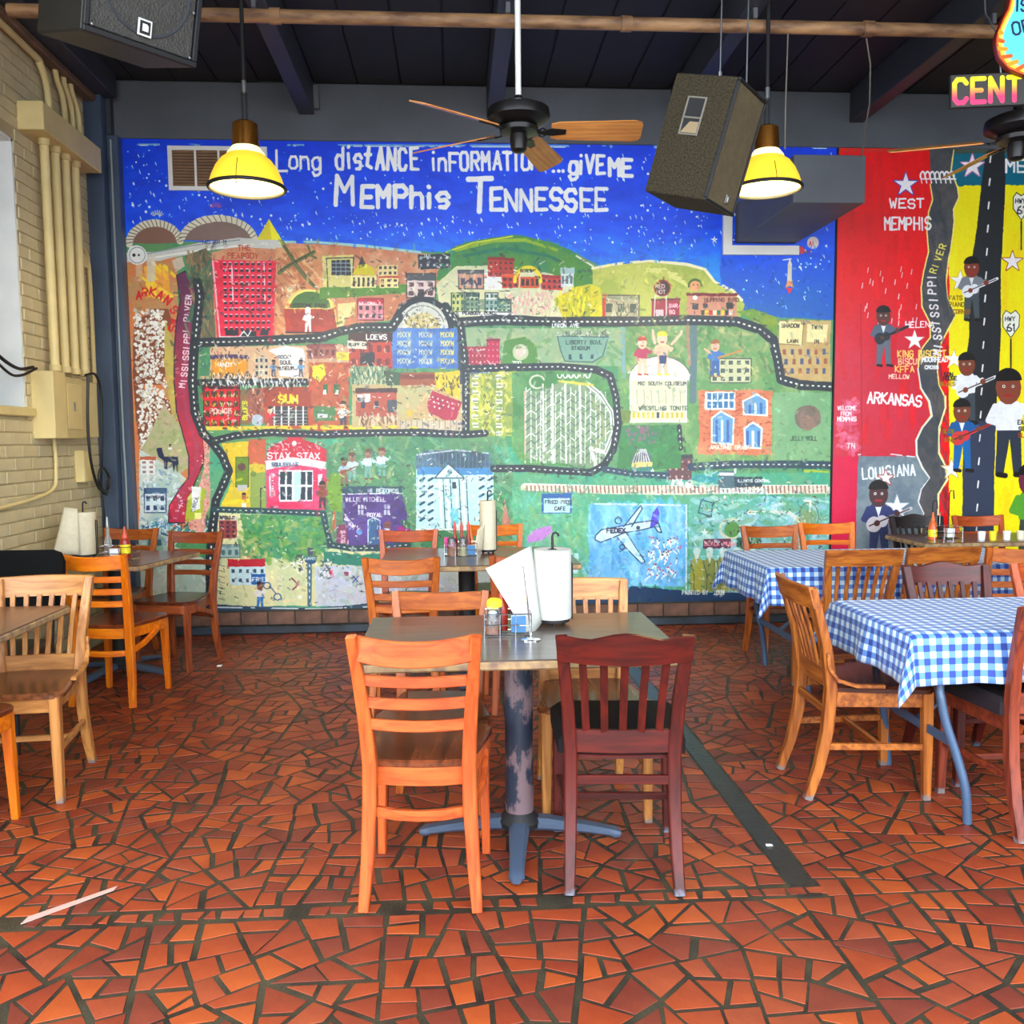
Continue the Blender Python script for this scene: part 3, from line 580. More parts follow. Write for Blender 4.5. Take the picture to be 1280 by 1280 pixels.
    C.rect(584, 459, 611, 466, (206, 226, 236)); C.text('ZIPPIN', 587, 466, 5, (30, 80, 160), 1.2)
    C.poly([(640, 462), (762, 464), (770, 500), (772, 540), (760, 580), (640, 582)], (70, 142, 76), col2=(100, 164, 98))
    # wooden roller coaster
    co = [(656, 489), (680, 486), (700, 477), (735, 480), (748, 490), (764, 515), (762, 550), (752, 585), (700, 578), (655, 572)]
    C.poly(co, (150, 176, 146), alpha=.8)
    for k in range(17):
        x = 657+6.2*k; y0 = 484+6*abs(math.sin(k*.7)); C.line([(x, y0), (x-1+(k % 3), 578)], 1.3, (226, 232, 224))
        for j in range(9):
            yy_ = y0+6+9.4*j
            if yy_ < 572: C.line([(x, yy_), (x+5.5, yy_+(4 if k % 2 else -5))], 1.1, (70, 96, 84) if (j+k) % 3 else (244, 246, 240))
    for x in (678, 690, 706, 724): C.line([(x, 480), (x+1, 578)], 2.4, (240, 242, 236))
    C.line([(655, 489), (656, 574)], 1.6, (206, 170, 150)); C.line([(735, 481), (750, 493), (764, 515), (766, 540), (756, 565), (738, 560), (745, 585), (757, 580)], 5.5, (232, 236, 226)); C.line([(735, 481), (750, 493), (764, 515), (766, 540), (756, 565)], 1, (70, 90, 80)); C.line([(740, 500), (752, 520), (754, 545), (742, 560)], 2.6, (150, 160, 110))
    C.line(C.arc(671, 477, 9, 8, 20, 300), 2.6, (206, 210, 190)); C.line([(698, 476), (740, 481)], 3, (200, 190, 80))
    for k in range(6): C.line(C.arc(699+7*k, 468, 2.6, 4, 180, 360), 1.4, WH)
    # upper left street blocks
    C.rect(250, 432, 388, 480, (216, 178, 142)); C.rect(250, 432, 262, 470, (80, 150, 110), wob=2)
    C.house(264, 443, 310, 470, (206, 150, 70), (70, 50, 90), .18, 3, 1, (236, 150, 20), wf=.7); C.text('HANDY', 270, 458, 5, WH, 1.2); C.daubs(265, 442, 312, 450, [(236, 220, 190), (90, 50, 60)], 40, 4, 1); C.daubs(264, 467, 320, 472, [BK, WH], 40, 4, 1)
    C.house(318, 446, 336, 470, (210, 196, 170), None, 0, 3, 3, (50, 50, 50)); C.poly(z1(780, 1110, 870, 1090, 955, 1100, 965, 1135, 950, 1245, 840, 1240, 830, 1140), (240, 240, 236)); C.text('ROCK', 348, 448, 4, (90, 90, 100), .9); C.text('SOUL', 350, 455, 4.6, (60, 50, 50), 1); C.text('MUSEUM', 347, 462, 4, (60, 50, 50), 1)
    for x in (342, 376): C.person(x, 470, 20, (110, 70, 50), (110, 150, 190), (60, 70, 90))
    C.road([(250, 478), (320, 477), (384, 477)], 7); C.daubs(255, 473, 380, 484, [(240, 240, 236), (20, 20, 24)], 130, 6, 1.5, 80)
    C.rect(384, 430, 450, 470, (196, 160, 130)); C.house(384, 430, 420, 448, (156, 90, 80), (130, 60, 60), .2, 5, 1, (90, 40, 40)); C.rect(386, 453, 436, 541, (166, 76, 44), col2=(180, 96, 60)); C.poly(z1(1000, 1190, 1060, 1180, 1070, 1230, 1035, 1270, 1000, 1240), (226, 216, 50)); C.rect(421, 440, 436, 450, (216, 206, 60))
    C.house(436, 415, 490, 460, (176, 66, 50), (60, 30, 34), .28, 5, 2, (110, 40, 36), door=BK); C.text('LOEWS', 458, 424, 6, WH, 1.3); C.poly([(434, 425), (458, 427), (458, 436), (434, 435)], (232, 226, 206)); C.text('BLUFF CAFE', 436, 432, 3.2, BK, .8); C.rect(450, 440, 468, 455, (40, 40, 46))
    C.rect(438, 457, 484, 482, (150, 176, 140)); C.daubs(440, 458, 480, 480, [(226, 216, 180), (60, 110, 90)], 50, 8, 1.6)
    C.rect(404, 480, 410, 492, (60, 110, 60)); C.rect(417, 480, 425, 492, (60, 110, 60)); C.rect(404, 487, 408, 493, WH); C.rect(419, 487, 423, 493, WH); C.rect(393, 508, 420, 526, (84, 140, 84), wob=2); C.rect(397, 517, 410, 522, (206, 206, 206))
    C.house(255, 483, 300, 535, (196, 10, 26), (60, 10, 14), .06, 5, 4, (60, 50, 10), wf=.6, outline=(80, 20, 20)); 
    for j in range(4): C.daubs(258, 492+11*j, 297, 496+11*j, [(226, 190, 60), (240, 220, 200)], 14, 3, 1.1)
    C.text('POLICE', 263, 516, 5.6, (250, 200, 190), 1.3)
    C.rect(301, 487, 312, 530, (120, 96, 60)); C.text('BLUES', 309, 524, 5.5, (210, 206, 60), 1.3, ang=-90); C.rect(311, 485, 332, 528, (150, 84, 66)); C.daubs(312, 486, 331, 526, [(110, 60, 50), (186, 120, 90)], 50, 4, 1.4)
    C.house(332, 484, 388, 535, (176, 80, 44), (150, 60, 34), .5, 1, 1, (176, 80, 44)); C.text('SUN', 349, 503, 9.5, (226, 206, 30), 2.4); C.rect(340, 508, 385, 531, (60, 56, 56)); 
    for k in range(5): C.line([(343+9*k, 508), (343+9*k, 531)], 1.8, (230, 230, 226)); C.line([(340, 513+4*k), (384, 513+4*k)], .8, (170, 170, 170))
    C.person(338, 533, 24, (226, 180, 150), (196, 50, 60), (160, 60, 60)); C.person(429, 534, 32, (226, 190, 160), (236, 236, 230), (60, 60, 70), hair=(60, 40, 30), guitar=(236, 232, 220)); C.line([(254, 535), (385, 534), (490, 533)], 5, (226, 196, 60), dry=.35); C.dot(322, 525, 7, (180, 190, 200))
    C.rect(440, 480, 582, 540, (196, 166, 120), col2=(180, 176, 130)); C.house(445, 485, 496, 520, (170, 84, 64), (70, 44, 40), .16, 3, 1, (50, 50, 60), wf=.3); C.rect(446, 492, 463, 502, (236, 232, 226)); C.text('BIG', 447, 501, 4, BK, 1); C.rect(484, 500, 496, 515, (70, 74, 80)); C.daubs(446, 519, 496, 532, [(226, 206, 180), (120, 84, 70)], 40, 10, 2); C.poly([(478, 462), (500, 466), (500, 482), (484, 482)], (70, 96, 70))
    C.rect(500, 465, 545, 482, (144, 80, 50)); C.rect(500, 468, 543, 474, (110, 54, 36)); C.poly([(543, 465), (574, 462), (575, 500), (560, 492), (545, 484)], (216, 186, 50)); C.daubs(545, 470, 574, 492, [BK, (240, 230, 120)], 30, 4, 1.4)
    C.poly([(533, 505), (540, 488), (577, 502), (570, 524), (560, 526), (536, 515)], (166, 44, 66), wob=.6)
    for k in range(12): C.dot(541+6*(k % 5)+k//5, 496+6*(k//5)+2*(k % 5), 1.4, (240, 216, 220))
    C.star(512, 516, 7, (210, 176, 60)); C.rect(498, 525, 580, 538, (200, 186, 160)); [C.line([(500+7*k, 525), (500+7*k, 538)], 1, (150, 130, 110)) for k in range(12)]
    C.line([(440, 536), (500, 533), (520, 535)], 4, (216, 200, 60), dry=.4)
    # middle band of greens
    C.poly([(262, 556), (330, 549), (580, 549), (640, 560), (660, 592), (1037, 590), (1037, 745), (640, 760), (262, 760)], (104, 188, 142), col2=(72, 174, 142))
    C.poly([(440, 546), (580, 548), (610, 552), (640, 590), (640, 700), (400, 700), (405, 560)], (100, 158, 112), col2=(72, 144, 100)); C.daubs(410, 550, 640, 700, [(150, 200, 156), (80, 146, 110), (110, 170, 146), (176, 196, 140)], 260, 14, 4, 80, 60, .45)
    C.poly([(276, 553), (332, 549), (332, 640), (272, 640), (290, 600), (284, 570)], (222, 190, 40), col2=(196, 176, 60))
    C.rect(310, 548, 332, 580, (186, 96, 60)); C.rect(295, 571, 311, 608, (110, 150, 20), wob=.5); C.dot(302, 583, 5, (90, 60, 50)); C.line([(295, 571), (311, 571), (311, 608), (295, 608), (295, 571)], 1, (50, 80, 20)); C.rect(297, 605, 309, 613, (190, 190, 190)); C.rect(313, 590, 332, 636, (150, 180, 90)); C.line([(326, 638), (326, 610), (332, 608)], 1.2, BK); C.dot(317, 592, 3.4, (120, 150, 70)); C.person(305, 638, 22, (150, 90, 70), (190, 40, 50), (236, 236, 236)); C.line([(280, 628), (310, 625)], 5, (222, 200, 40), dry=.3)
    # pink and red record studio
    C.rect(333, 580, 408, 634, (204, 40, 84), col2=(226, 80, 120), wob=.8); C.poly([(333, 576), (334, 560), (350, 553), (360, 548), (364, 540), (374, 540), (378, 548), (395, 554), (408, 562), (408, 578)], (190, 40, 60)); C.daubs(335, 552, 406, 562, [(240, 200, 206), (150, 30, 44)], 70, 3, 1.4, 45, 60)
    C.dot(368, 553.5, 3, WH); C.text('STAX STAX', 335, 573, 7.5, (244, 224, 226), 1.7, cw=5.2); C.poly([(332, 576), (368, 571), (408, 577), (408, 586), (368, 580), (333, 587)], (226, 232, 234)); C.text('SOULSVILLE', 340, 582, 4, (60, 80, 110), 1); C.rect(349, 587, 391, 626, (232, 236, 238))
    for i in (0, 1, 3, 4):
        for j in range(2): C.rect(350.5+8.4*i, 589+19*j, 356.5+8.4*i, 605+19*j, (28, 40, 54), wob=.3)
    C.rect(368, 590, 376, 606, (190, 226, 220)); C.rect(368, 608, 376, 624, (200, 230, 226)); C.rect(337, 592, 344, 620, (232, 222, 226)); C.text('RECORDS', 343, 619, 4, (190, 50, 90), .9, ang=-90); C.rect(397, 592, 403, 606, (232, 222, 226)); C.person(403, 636, 34, (110, 60, 40), (140, 70, 50), (60, 40, 40)); C.poly([(408, 600), (416, 590), (428, 592), (427, 640), (412, 636)], (124, 176, 60)); C.line([(418, 640), (417, 660)], 4, (176, 100, 60)); C.line([(335, 634), (405, 636)], 3, (214, 50, 100))
    for x, y in ((440, 588), (460, 584), (477, 582)): C.person(x, y+14, 36, (150, 110, 90), (200, 224, 226), (120, 170, 160), hair=(100, 60, 44))
    C.person(430, 606, 34, (120, 70, 50), (170, 196, 200), (120, 90, 70), guitar=(150, 90, 60), gdir=1)
    # purple house
    C.poly([(428, 612), (500, 608), (508, 640), (512, 683), (430, 682)], (66, 44, 104), col2=(84, 60, 128)); C.rect(428, 607, 502, 616, (44, 72, 84)); C.line([(428, 617), (502, 616)], 1.5, (220, 226, 236), dry=.4); C.text('HI RECORDS', 460, 615, 4.6, (214, 224, 226), 1); C.text('WILLIE MITCHELL', 432, 626, 5, (226, 226, 236), 1, cw=2.6); C.text('ROYAL', 459, 645, 4.4, (236, 236, 240), 1)
    for x in (450, 483): C.rect(x-3, 630, x+4, 643, (190, 190, 210)); C.line([(x-3, 636), (x+4, 636)], 1.2, (66, 44, 104)); C.line([(x+.5, 630), (x+.5, 643)], 1, (66, 44, 104))
    C.rect(461, 648, 474, 680, (52, 90, 130)); C.line([(460, 680), (460, 650), (467, 646), (475, 650), (475, 680)], 1.4, (200, 214, 226)); C.dot(449, 664, 3.4, (110, 150, 214)); C.poly([(497, 658), (512, 655), (514, 670), (497, 672)], (150, 30, 110)); C.daubs(498, 650, 512, 658, [(40, 110, 60)], 12, 4, 2); C.rect(420, 655, 434, 680, (120, 60, 90)); C.text('BOYS', 431, 678, 4.6, (236, 200, 214), 1, ang=-90); C.text('GREEN', 430, 648, 3.6, WH, .9, ang=45); C.dot(484, 655, 4.4, (120, 70, 60)); C.rect(480, 660, 488, 668, (220, 220, 226))
    # white columned mansion
    C.poly([(520, 570), (530, 563), (575, 561), (612, 566), (616, 588), (520, 590)], (54, 74, 90), col2=(76, 104, 120)); C.line([(521, 568), (570, 562), (610, 566)], 1.8, (190, 200, 206), dry=.3)
    for k in range(18): C.line([(523+5.2*k, 566), (523+5.2*k, 586)], 1, (90, 116, 130))
    C.rect(520, 586, 617, 662, (216, 240, 238), col2=(186, 226, 230)); C.rect(521, 584, 616, 593, (70, 130, 180))
    for j in range(6):
        for i in (0, 1, 7, 8): x = 525+10.6*i; C.line([(x, 600+10*j), (x+5, 597+10*j)], 2.6, (24, 66, 84)); C.line([(x-1, 596+10*j), (x+6, 594+10*j)], 1.2, (240, 248, 246))
    C.poly([(545, 597), (560, 580), (578, 596)], (214, 236, 232)); C.line([(543, 597), (560, 578), (580, 597), (543, 597)], 1.4, (40, 70, 84)); C.dot(562, 589, 3, (60, 90, 104))
    for k in range(8): C.line([(549+4.5*k+(2 if k > 3 else 0), 599), (552+4.5*k+(2 if k > 3 else 0), 660)], 1.3 if k % 2 else 2.2, (40, 76, 90) if k % 2 else (242, 248, 246))
    C.rect(565, 602, 570, 610, (40, 60, 70)); C.rect(563, 635, 573, 655, (120, 190, 200)); C.line([(520, 661), (616, 661)], 2, WH, dry=.3)
    # left lower block
    C.poly([(272, 640), (330, 642), (403, 645), (406, 685), (520, 690), (520, 755), (272, 757)], (226, 220, 172), col2=(206, 216, 172)); C.poly([(300, 642), (404, 644), (408, 692), (360, 700), (310, 690)], (96, 168, 100), col2=(70, 156, 110)); C.daubs(300, 645, 400, 700, [(60, 150, 90), (130, 190, 90), (190, 206, 130), (90, 170, 130)], 200, 9, 4, 60, 90, .6)
    C.poly([(406, 690), (520, 695), (520, 707), (406, 705)], (40, 130, 110), wob=3); C.poly([(395, 708), (640, 700), (640, 755), (395, 757)], (206, 216, 214), col2=(196, 204, 226)); C.daubs(400, 710, 520, 752, [(206, 210, 214), (156, 180, 170), (196, 190, 206)], 90, 12, 4, 0, 90, .5)
    C.house(274, 645, 296, 672, (140, 60, 60), (206, 200, 180), .18, 3, 4, (50, 30, 40)); C.text('APOLLO', 275, 648, 3.6, BK, .9); C.house(275, 680, 300, 696, (160, 186, 180), (110, 140, 140), .2, 3, 1, (70, 100, 110), outline=(90, 110, 110))
    C.rect(285, 698, 332, 707, (176, 34, 50), wob=1.5); C.house(287, 707, 332, 730, (206, 230, 236), None, 0, 5, 2, (50, 70, 90), wf=.4); C.rect(314, 716, 331, 729, (20, 90, 160)); C.text('FRIES', 316, 726, 5, WH, 1); [C.line([(274, 705+7*k), (281, 707+7*k)], 1.2, (130, 140, 120)) for k in range(7)]
    C.person(325, 759, 32, (110, 70, 50), (232, 226, 220), (30, 110, 180)); C.line(C.arc(334, 731, 4.4, 4, 0, 360), 1.4, (50, 90, 140)); C.line(C.arc(347, 745, 4.4, 4, 0, 360), 1.4, (50, 90, 140)); C.line([(338, 732), (345, 741)], 1.4, (50, 90, 140))
    C.line([(387, 755), (387, 702)], 5.5, (70, 104, 120)); [C.line([(387, 704+8*k), (387, 707+8*k)], 1.2, WH) for k in range(6)]; C.poly([(379, 694), (397, 694), (394, 702), (388, 705), (381, 701)], (30, 76, 110)); C.text('AIRPORT', 381, 699, 3, WH, .7); C.rect(384, 683, 391, 693, (70, 80, 90))
    for x0, y0 in ((366, 693), (400, 700)): C.daubs(x0, y0, x0+14, y0+22, [(60, 70, 80), (240, 240, 236)], 40, 3, 1.6, 0, 90)
    C.poly([(412, 712), (417, 712), (414, 720)], (180, 40, 60)); C.rect(430, 714, 436, 719, (130, 60, 90)); C.line([(441, 719), (448, 727)], 1.4, (60, 70, 170)); C.line([(448, 719), (441, 727)], 1.4, (60, 70, 170)); C.star(375, 745, 4); C.line([(365, 722), (373, 730), (366, 736)], 1.6, (110, 50, 70))
    # railway
    C.line([(655, 608), (760, 612), (860, 613), (900, 612), (965, 612), (1033, 612)], 10, (216, 206, 190)); C.line([(655, 604), (760, 607), (1033, 606)], 1.6, (240, 240, 232))
    for k in range(74): x = 658+5.1*k; C.line([(x, 607), (x+.6, 615)], 1.8, (136, 96, 76))
    C.rect(897, 588, 917, 609, (70, 96, 104)); C.rect(917, 595, 952, 608, (36, 56, 66)); C.text('ILLINOIS CENTRAL', 921, 602, 3.2, WH, .8); C.line([(899, 592), (915, 592)], 4, (226, 236, 236)); [C.line(C.arc(902+7*k, 613, 3, 3, 0, 360), 1.2, (206, 230, 236)) for k in range(8)]; C.line([(918, 590), (918, 583)], 3, (226, 236, 236)); C.daubs(862, 590, 900, 606, [(40, 130, 140), (190, 220, 200)], 30, 9, 3, 0, 30)
    C.house(833, 567, 864, 600, (92, 60, 62), (44, 48, 56), .15, 4, 3, (196, 160, 150), wf=.3); C.daubs(835, 600, 863, 606, [WH, (190, 196, 190)], 30, 4, 2)
    C.poly([(774, 532), (850, 530), (850, 585), (770, 590)], (62, 136, 76)); C.daubs(782, 533, 820, 552, [(130, 90, 110), (60, 130, 90)], 60, 5, 2.4, 0, 90); C.rect(772, 512, 787, 528, (120, 150, 70), wob=2)
    C.poly(C.arc(801, 578, 13, 18, 0, 180), (90, 96, 96)); [C.line([(790+3.6*k, 578), (796+1.7*k, 561)], 1, WH) for k in range(7)]; C.rect(788, 577, 815, 583, (220, 196, 130)); [C.line([(790+4*k, 584), (791+4*k, 590)], 2, (60, 120, 150)) for k in range(7)]; C.star(780, 588, 4); C.star(815, 588, 4)
    # small blue shop and figures near the tables
    C.rect(676, 616, 714, 641, (40, 90, 150), wob=.6); C.rect(679, 622, 712, 640, (190, 226, 236), wob=.4); C.text('FRIED PIES', 681, 629, 4, BK, .9); C.text('CAFE', 693, 637, 4, BK, .9); C.rect(682, 632, 689, 639, (30, 110, 170)); C.poly([(626, 655), (631, 622), (636, 655), (634, 662), (629, 662)], (190, 130, 110)); C.poly([(658, 672), (670, 660), (688, 656), (690, 664), (676, 676), (660, 678)], (196, 140, 210)); C.dot(689, 656, 5, (60, 130, 60)); C.poly([(688, 662), (696, 664), (696, 682), (686, 682)], (220, 236, 226))
    C.rect(712, 690, 722, 716, (190, 226, 226), wob=2); C.poly([(714, 697), (721, 700), (714, 706)], (150, 50, 60))
    C.poly([(640, 612), (735, 618), (738, 750), (640, 740)], (104, 200, 156), alpha=.7, col2=(140, 214, 172)); C.daubs(640, 618, 735, 735, [(140, 224, 180), (84, 184, 140), (164, 214, 150), (120, 206, 196)], 200, 14, 5, 80, 40, .4)
    C.rect(676, 616, 714, 641, (40, 90, 150), wob=.6); C.rect(679, 622, 712, 640, (190, 226, 236), wob=.4); C.text('FRIED PIES', 681, 629, 4, BK, .9); C.text('CAFE', 693, 637, 4, BK, .9)
    C.poly([(658, 672), (670, 660), (688, 656), (690, 664), (676, 676), (660, 678)], (196, 140, 210)); C.rect(712, 690, 722, 716, (190, 226, 226), wob=2)
    # plane on a blue ground
    C.rect(735, 629, 858, 732, (112, 182, 232), col2=(146, 206, 240)); C.daubs(737, 632, 856, 730, [(130, 190, 232), (96, 160, 214), (160, 206, 236), (70, 140, 200)], 240, 16, 5, 85, 20, .4); C.line([(735, 629), (857, 631), (857, 735)], 1.8, (214, 232, 236), dry=.3)
    fus = z6(12, 855, 15, 835, 45, 805, 130, 790, 220, 770, 300, 760, 330, 775, 345, 820, 325, 815, 310, 790, 230, 810, 160, 820, 90, 850, 40, 868)
    C.poly(fus, (206, 232, 240), wob=.3); C.poly(z6(155, 790, 240, 685, 248, 700, 195, 790), (206, 232, 240), wob=.3); C.poly(z6(125, 845, 160, 815, 200, 870, 262, 965, 245, 975, 190, 920), (206, 232, 240), wob=.3); C.poly(z6(285, 800, 300, 720, 325, 693, 335, 720, 330, 775), (84, 70, 186), wob=.2)
    for l in (fus+[fus[0]], z6(155, 790, 240, 685, 248, 700, 195, 790), z6(125, 845, 190, 920, 245, 975, 262, 965, 165, 815)): C.line(l, 1.3, (24, 50, 80))
    C.text('FEDEX', 758, 665, 5.2, (44, 40, 60), 1.4, cw=3.4); C.line(C.arc(772, 650, 4, 4, 0, 360), 1, BK); C.line(C.arc(777, 683, 3, 3, 0, 360), 1, BK); C.dot(797, 659, 2.4, (50, 60, 80))
    for _ in range(60): x = 808+40*R.random(); y = 672+50*R.random(); C.line([(x, y), (x+R.normal()*3, y+4)], 1.8, (236, 242, 242)); C.dot(x, y-2, 1, (90, 60, 60) if R.random() < .5 else (200, 60, 90))
    C.daubs(640, 700, 735, 740, [(90, 150, 180), (150, 200, 196)], 20, 14, 5)
    # field of small things, right
    C.poly([(860, 620), (1037, 620), (1037, 745), (860, 740)], (110, 186, 166), col2=(150, 194, 204)); C.daubs(862, 622, 1035, 735, [(84, 176, 164), (180, 216, 214), (120, 190, 136), (150, 180, 206), (220, 236, 236)], 230, 12, 5, 0, 40, .45)
    C.line([(905, 620), (935, 640), (985, 640), (1005, 655), (1025, 665)], 5, (216, 226, 214), dry=.4); C.line(C.arc(913, 660, 14, 12, 60, 300), 3.4, (206, 216, 190)); C.dot(914, 661, 10, (100, 160, 90)); C.line(C.arc(1010, 645, 12, 18, 0, 360), 2, (110, 150, 110)); C.dot(1010, 645, 10.5, (140, 176, 130)); C.line([(1004, 625), (1012, 626), (1011, 638)], 3, (232, 236, 220)); C.line([(876, 624), (872, 640), (888, 645), (890, 628), (876, 624)], 1.8, (40, 80, 90)); C.star(880, 665, 6, (220, 232, 226)); C.text('PATTY', 976, 666, 4, WH, .9); C.text('CLINE', 985, 683, 6, (236, 240, 236), 1.3)
    C.rect(878, 673, 913, 685, (90, 50, 70)); C.text('BLACK MUSIC', 880, 681, 4.5, (226, 150, 160), 1); C.rect(920, 672, 950, 686, (50, 100, 84)); C.daubs(922, 674, 950, 685, [(170, 200, 150), BK], 30, 4, 1.5)
    for x, c in ((862, (150, 150, 70)), (878, (130, 140, 80)), (895, (150, 150, 80)), (912, (160, 150, 90)), (930, (140, 140, 90))):
        C.poly([(x, 700), (x+8, 694), (x+16, 700), (x+15, 738), (x, 738)], c, wob=1); C.poly([(x+4, 690), (x+12, 690), (x+8, 704)], (206, 222, 214), wob=.4); C.dot(x+8, 688, 5, (196, 220, 216)); C.line([(x, 700), (x+5, 720), (x+4, 738)], 1, (60, 76, 60))
    # roads
    C.road([(247, 352), (250, 372), (247, 400), (243, 440), (241, 478), (244, 515), (254, 541), (266, 553), (279, 570), (286, 588), (279, 606), (270, 625), (266, 660), (263, 700), (263, 757)], 9.5)
    C.road([(247, 428), (290, 427), (345, 425), (400, 422), (425, 414), (450, 409), (490, 409), (498, 396)], 9.5); C.road([(556, 384), (564, 396), (572, 403), (620, 400), (700, 402), (780, 402), (860, 400), (920, 402), (950, 412), (965, 425), (971, 450), (975, 474), (1000, 481), (1037, 483)], 10.5)
    C.road([(575, 405), (580, 440), (582, 470), (582, 540)], 8); C.road([(266, 551), (295, 544), (340, 540), (400, 543), (450, 541), (520, 540), (580, 543), (606, 541)], 8); C.road([(580, 461), (640, 459), (700, 458), (745, 462), (762, 470), (769, 495), (772, 530), (766, 562), (755, 580), (738, 590), (700, 588), (660, 585), (617, 585)], 8)
    C.road([(268, 636), (330, 638), (404, 641), (408, 660), (413, 680), (440, 685), (472, 684), (510, 680)], 6.5, (30, 60, 66)); C.road([(755, 586), (790, 592), (832, 594)], 7, (40, 60, 76)); C.road([(863, 583), (920, 580), (1000, 580), (1037, 581)], 8.5, (40, 60, 72)); C.road([(848, 533), (850, 560)], 5); C.text('UNION AVE', 690, 409, 4.5, WH, 1.2)
    C.poly([(264, 755), (400, 759), (470, 752), (560, 760), (560, 775), (264, 775)], (40, 62, 84)); C.line([(268, 758), (400, 760), (470, 757)], 1.6, (210, 220, 220), dry=.45)
    C.poly([(560, 760), (640, 745), (735, 731), (800, 733), (900, 740), (1037, 742), (1037, 775), (560, 775)], (26, 52, 84)); C.text('PAINTED BY  2009', 852, 742, 5, (226, 232, 230), 1.2, cw=2.4)
    C.smear(250, 300, 1037, 755, 4200); C.smear(400, 550, 1037, 740, 1500); C.smear(160, 330, 262, 755, 500)
    C.scrib(262, 322, 745, 400, 260); C.scrib(250, 425, 640, 545, 420); C.scrib(410, 560, 640, 680, 160); C.scrib(272, 640, 520, 755, 160); C.scrib(860, 600, 1035, 735, 260)
    # headline lettering
    def big(t, x, y, h, w, cw, adv=None, **k): C.text(t, x, y, h, (250, 250, 250), w, cw=cw, adv=adv, jit=.05, **k)
    big('L', 346, 213, 25, 3.2, 13); big('ong', 362, 212, 22, 3.2, 9.5, 14.2)
    big('distANCE', 420, 211, 26, 4, 8.5, 14.2); big('inFORMATION', 540, 213, 22, 3.6, 9, 13.6); big('...', 690, 214, 22, 4, 8, 10); big('giVE', 711, 217, 22, 4, 9, 13.4); big('ME', 762, 219, 20, 4.6, 11, 16)
    big('M', 421, 258, 36, 5.6, 20); big('EMPhis', 452, 259, 26, 5.4, 14, 20.5); big('T', 584, 262, 40, 6.4, 30); big('ENNESSEE', 614, 263, 26, 5, 13, 18.6)
    return C.finish(.05)
def y7(*a): return [(1020+a[i]/4.923, 160+a[i+1]/4.923) for i in range(0, len(a), 2)]
def y8(*a): return [(1020+a[i]/4.923, 420+a[i+1]/4.923) for i in range(0, len(a), 2)]
RX0, RX1 = 3.005, 5.2
def paint_blues():
    C = Canvas(RX0, MZ0, RX1, MZ1+.02, 330, 6.9/FPX, wall_uv, (214, 6, 16)); R = C.rng
    C.grad([(1030, 400), (1175, 400), (1175, 720), (1030, 720)], (206, 10, 26), (186, 44, 62), 330, 470, wob=4); C.grad([(1030, 330), (1165, 330), (1165, 400), (1030, 400)], (214, 6, 16), (196, 30, 40), 330, 400, wob=4)
    C.daubs(1045, 190, 1165, 560, [(190, 4, 14), (226, 10, 20), (200, 20, 30)], 90, 26, 6, 90, 8, .3); C.line([(1075, 380), (1076, 570)], 1.2, (150, 30, 44), dry=.3)
    C.rect(1030, 176, 1163, 190, (204, 44, 34)); C.poly([(1030, 570), (1071, 570), (1069, 790), (1030, 790)], (196, 16, 66)); C.daubs(1048, 500, 1070, 570, [(214, 110, 150), (226, 150, 170), (200, 90, 120)], 60, 8, 5, 60, 90, .35)
    C.text('WELCOME', 1046, 512, 4.6, (240, 226, 230), 1.1, cw=2.4); C.text('FROM', 1050, 519, 4.6, (240, 226, 230), 1.1, cw=2.4); C.text('MEMPHIS', 1046, 526, 5, (240, 226, 230), 1.3, cw=2.6); C.text('TN', 1058, 560, 6, (240, 226, 230), 1.4)
    for k in range(26): x = 1075+70*R.random(); y = 330+75*R.random(); C.line([(x, y), (x-1, y+6)], 1.2, (232, 200, 200))
    # yellow delta, black highway, teal band
    C.rect(1185, 176, 1500, 790, (246, 222, 8)); C.daubs(1190, 240, 1420, 780, [(236, 206, 10), (252, 232, 40), (226, 196, 20)], 200, 26, 7, 90, 12, .35)
    C.rect(1184, 190, 1500, 233, (16, 96, 116), wob=4); C.rect(1184, 176, 1500, 192, (70, 84, 72)); C.line([(1180, 186), (1280, 187)], 2, (150, 150, 110), dry=.4)
    riv = y7(690, 100, 840, 110, 820, 260, 860, 370, 868, 430, 835, 500, 840, 580, 825, 700, 800, 850, 790, 950, 800, 1050, 850, 1150)+y8(760, 40, 745, 110, 735, 200, 745, 300, 780, 370, 785, 440, 760, 530, 745, 620, 750, 720, 790, 800, 800, 880, 745, 970, 740, 1100, 760, 1280, 760, 1700, 560, 1700, 640, 1280, 655, 1100, 620, 1020, 640, 940, 690, 870, 650, 810, 615, 730, 612, 640, 650, 560, 705, 490, 690, 400, 640, 320, 625, 200, 640, 90, 700, 10)+y7(700, 1200, 650, 1100, 645, 980, 660, 880, 690, 760, 680, 640, 690, 520, 715, 440, 700, 350)
    C.line(riv, 3.6, (246, 226, 130)); C.poly(riv, (62, 66, 70), wob=.6, col2=(82, 78, 78)); C.daubs(1165, 240, 1185, 640, [(96, 92, 92), (50, 52, 56)], 60, 18, 3, 80, 15, .4)
    C.line(y8(620, 200, 640, 320, 690, 400, 708, 490, 650, 560, 612, 640, 615, 730, 650, 810, 690, 870, 640, 940, 622, 1020, 655, 1090, 620, 1140), 2.2, (226, 226, 226)); C.line(y8(790, 370, 790, 440, 750, 560, 748, 720, 790, 800, 800, 880, 745, 970, 745, 1120), 2, (240, 236, 180))
    lou = y8(255, 735, 610, 738, 645, 815, 688, 872, 640, 940, 620, 1020, 655, 1090, 630, 1300, 620, 1700, 240, 1700, 245, 900)
    C.poly(lou, (104, 118, 130), col2=(122, 134, 140)); C.line(y8(255, 728, 430, 722, 600, 742), 1.6, (220, 226, 230), dry=.42)
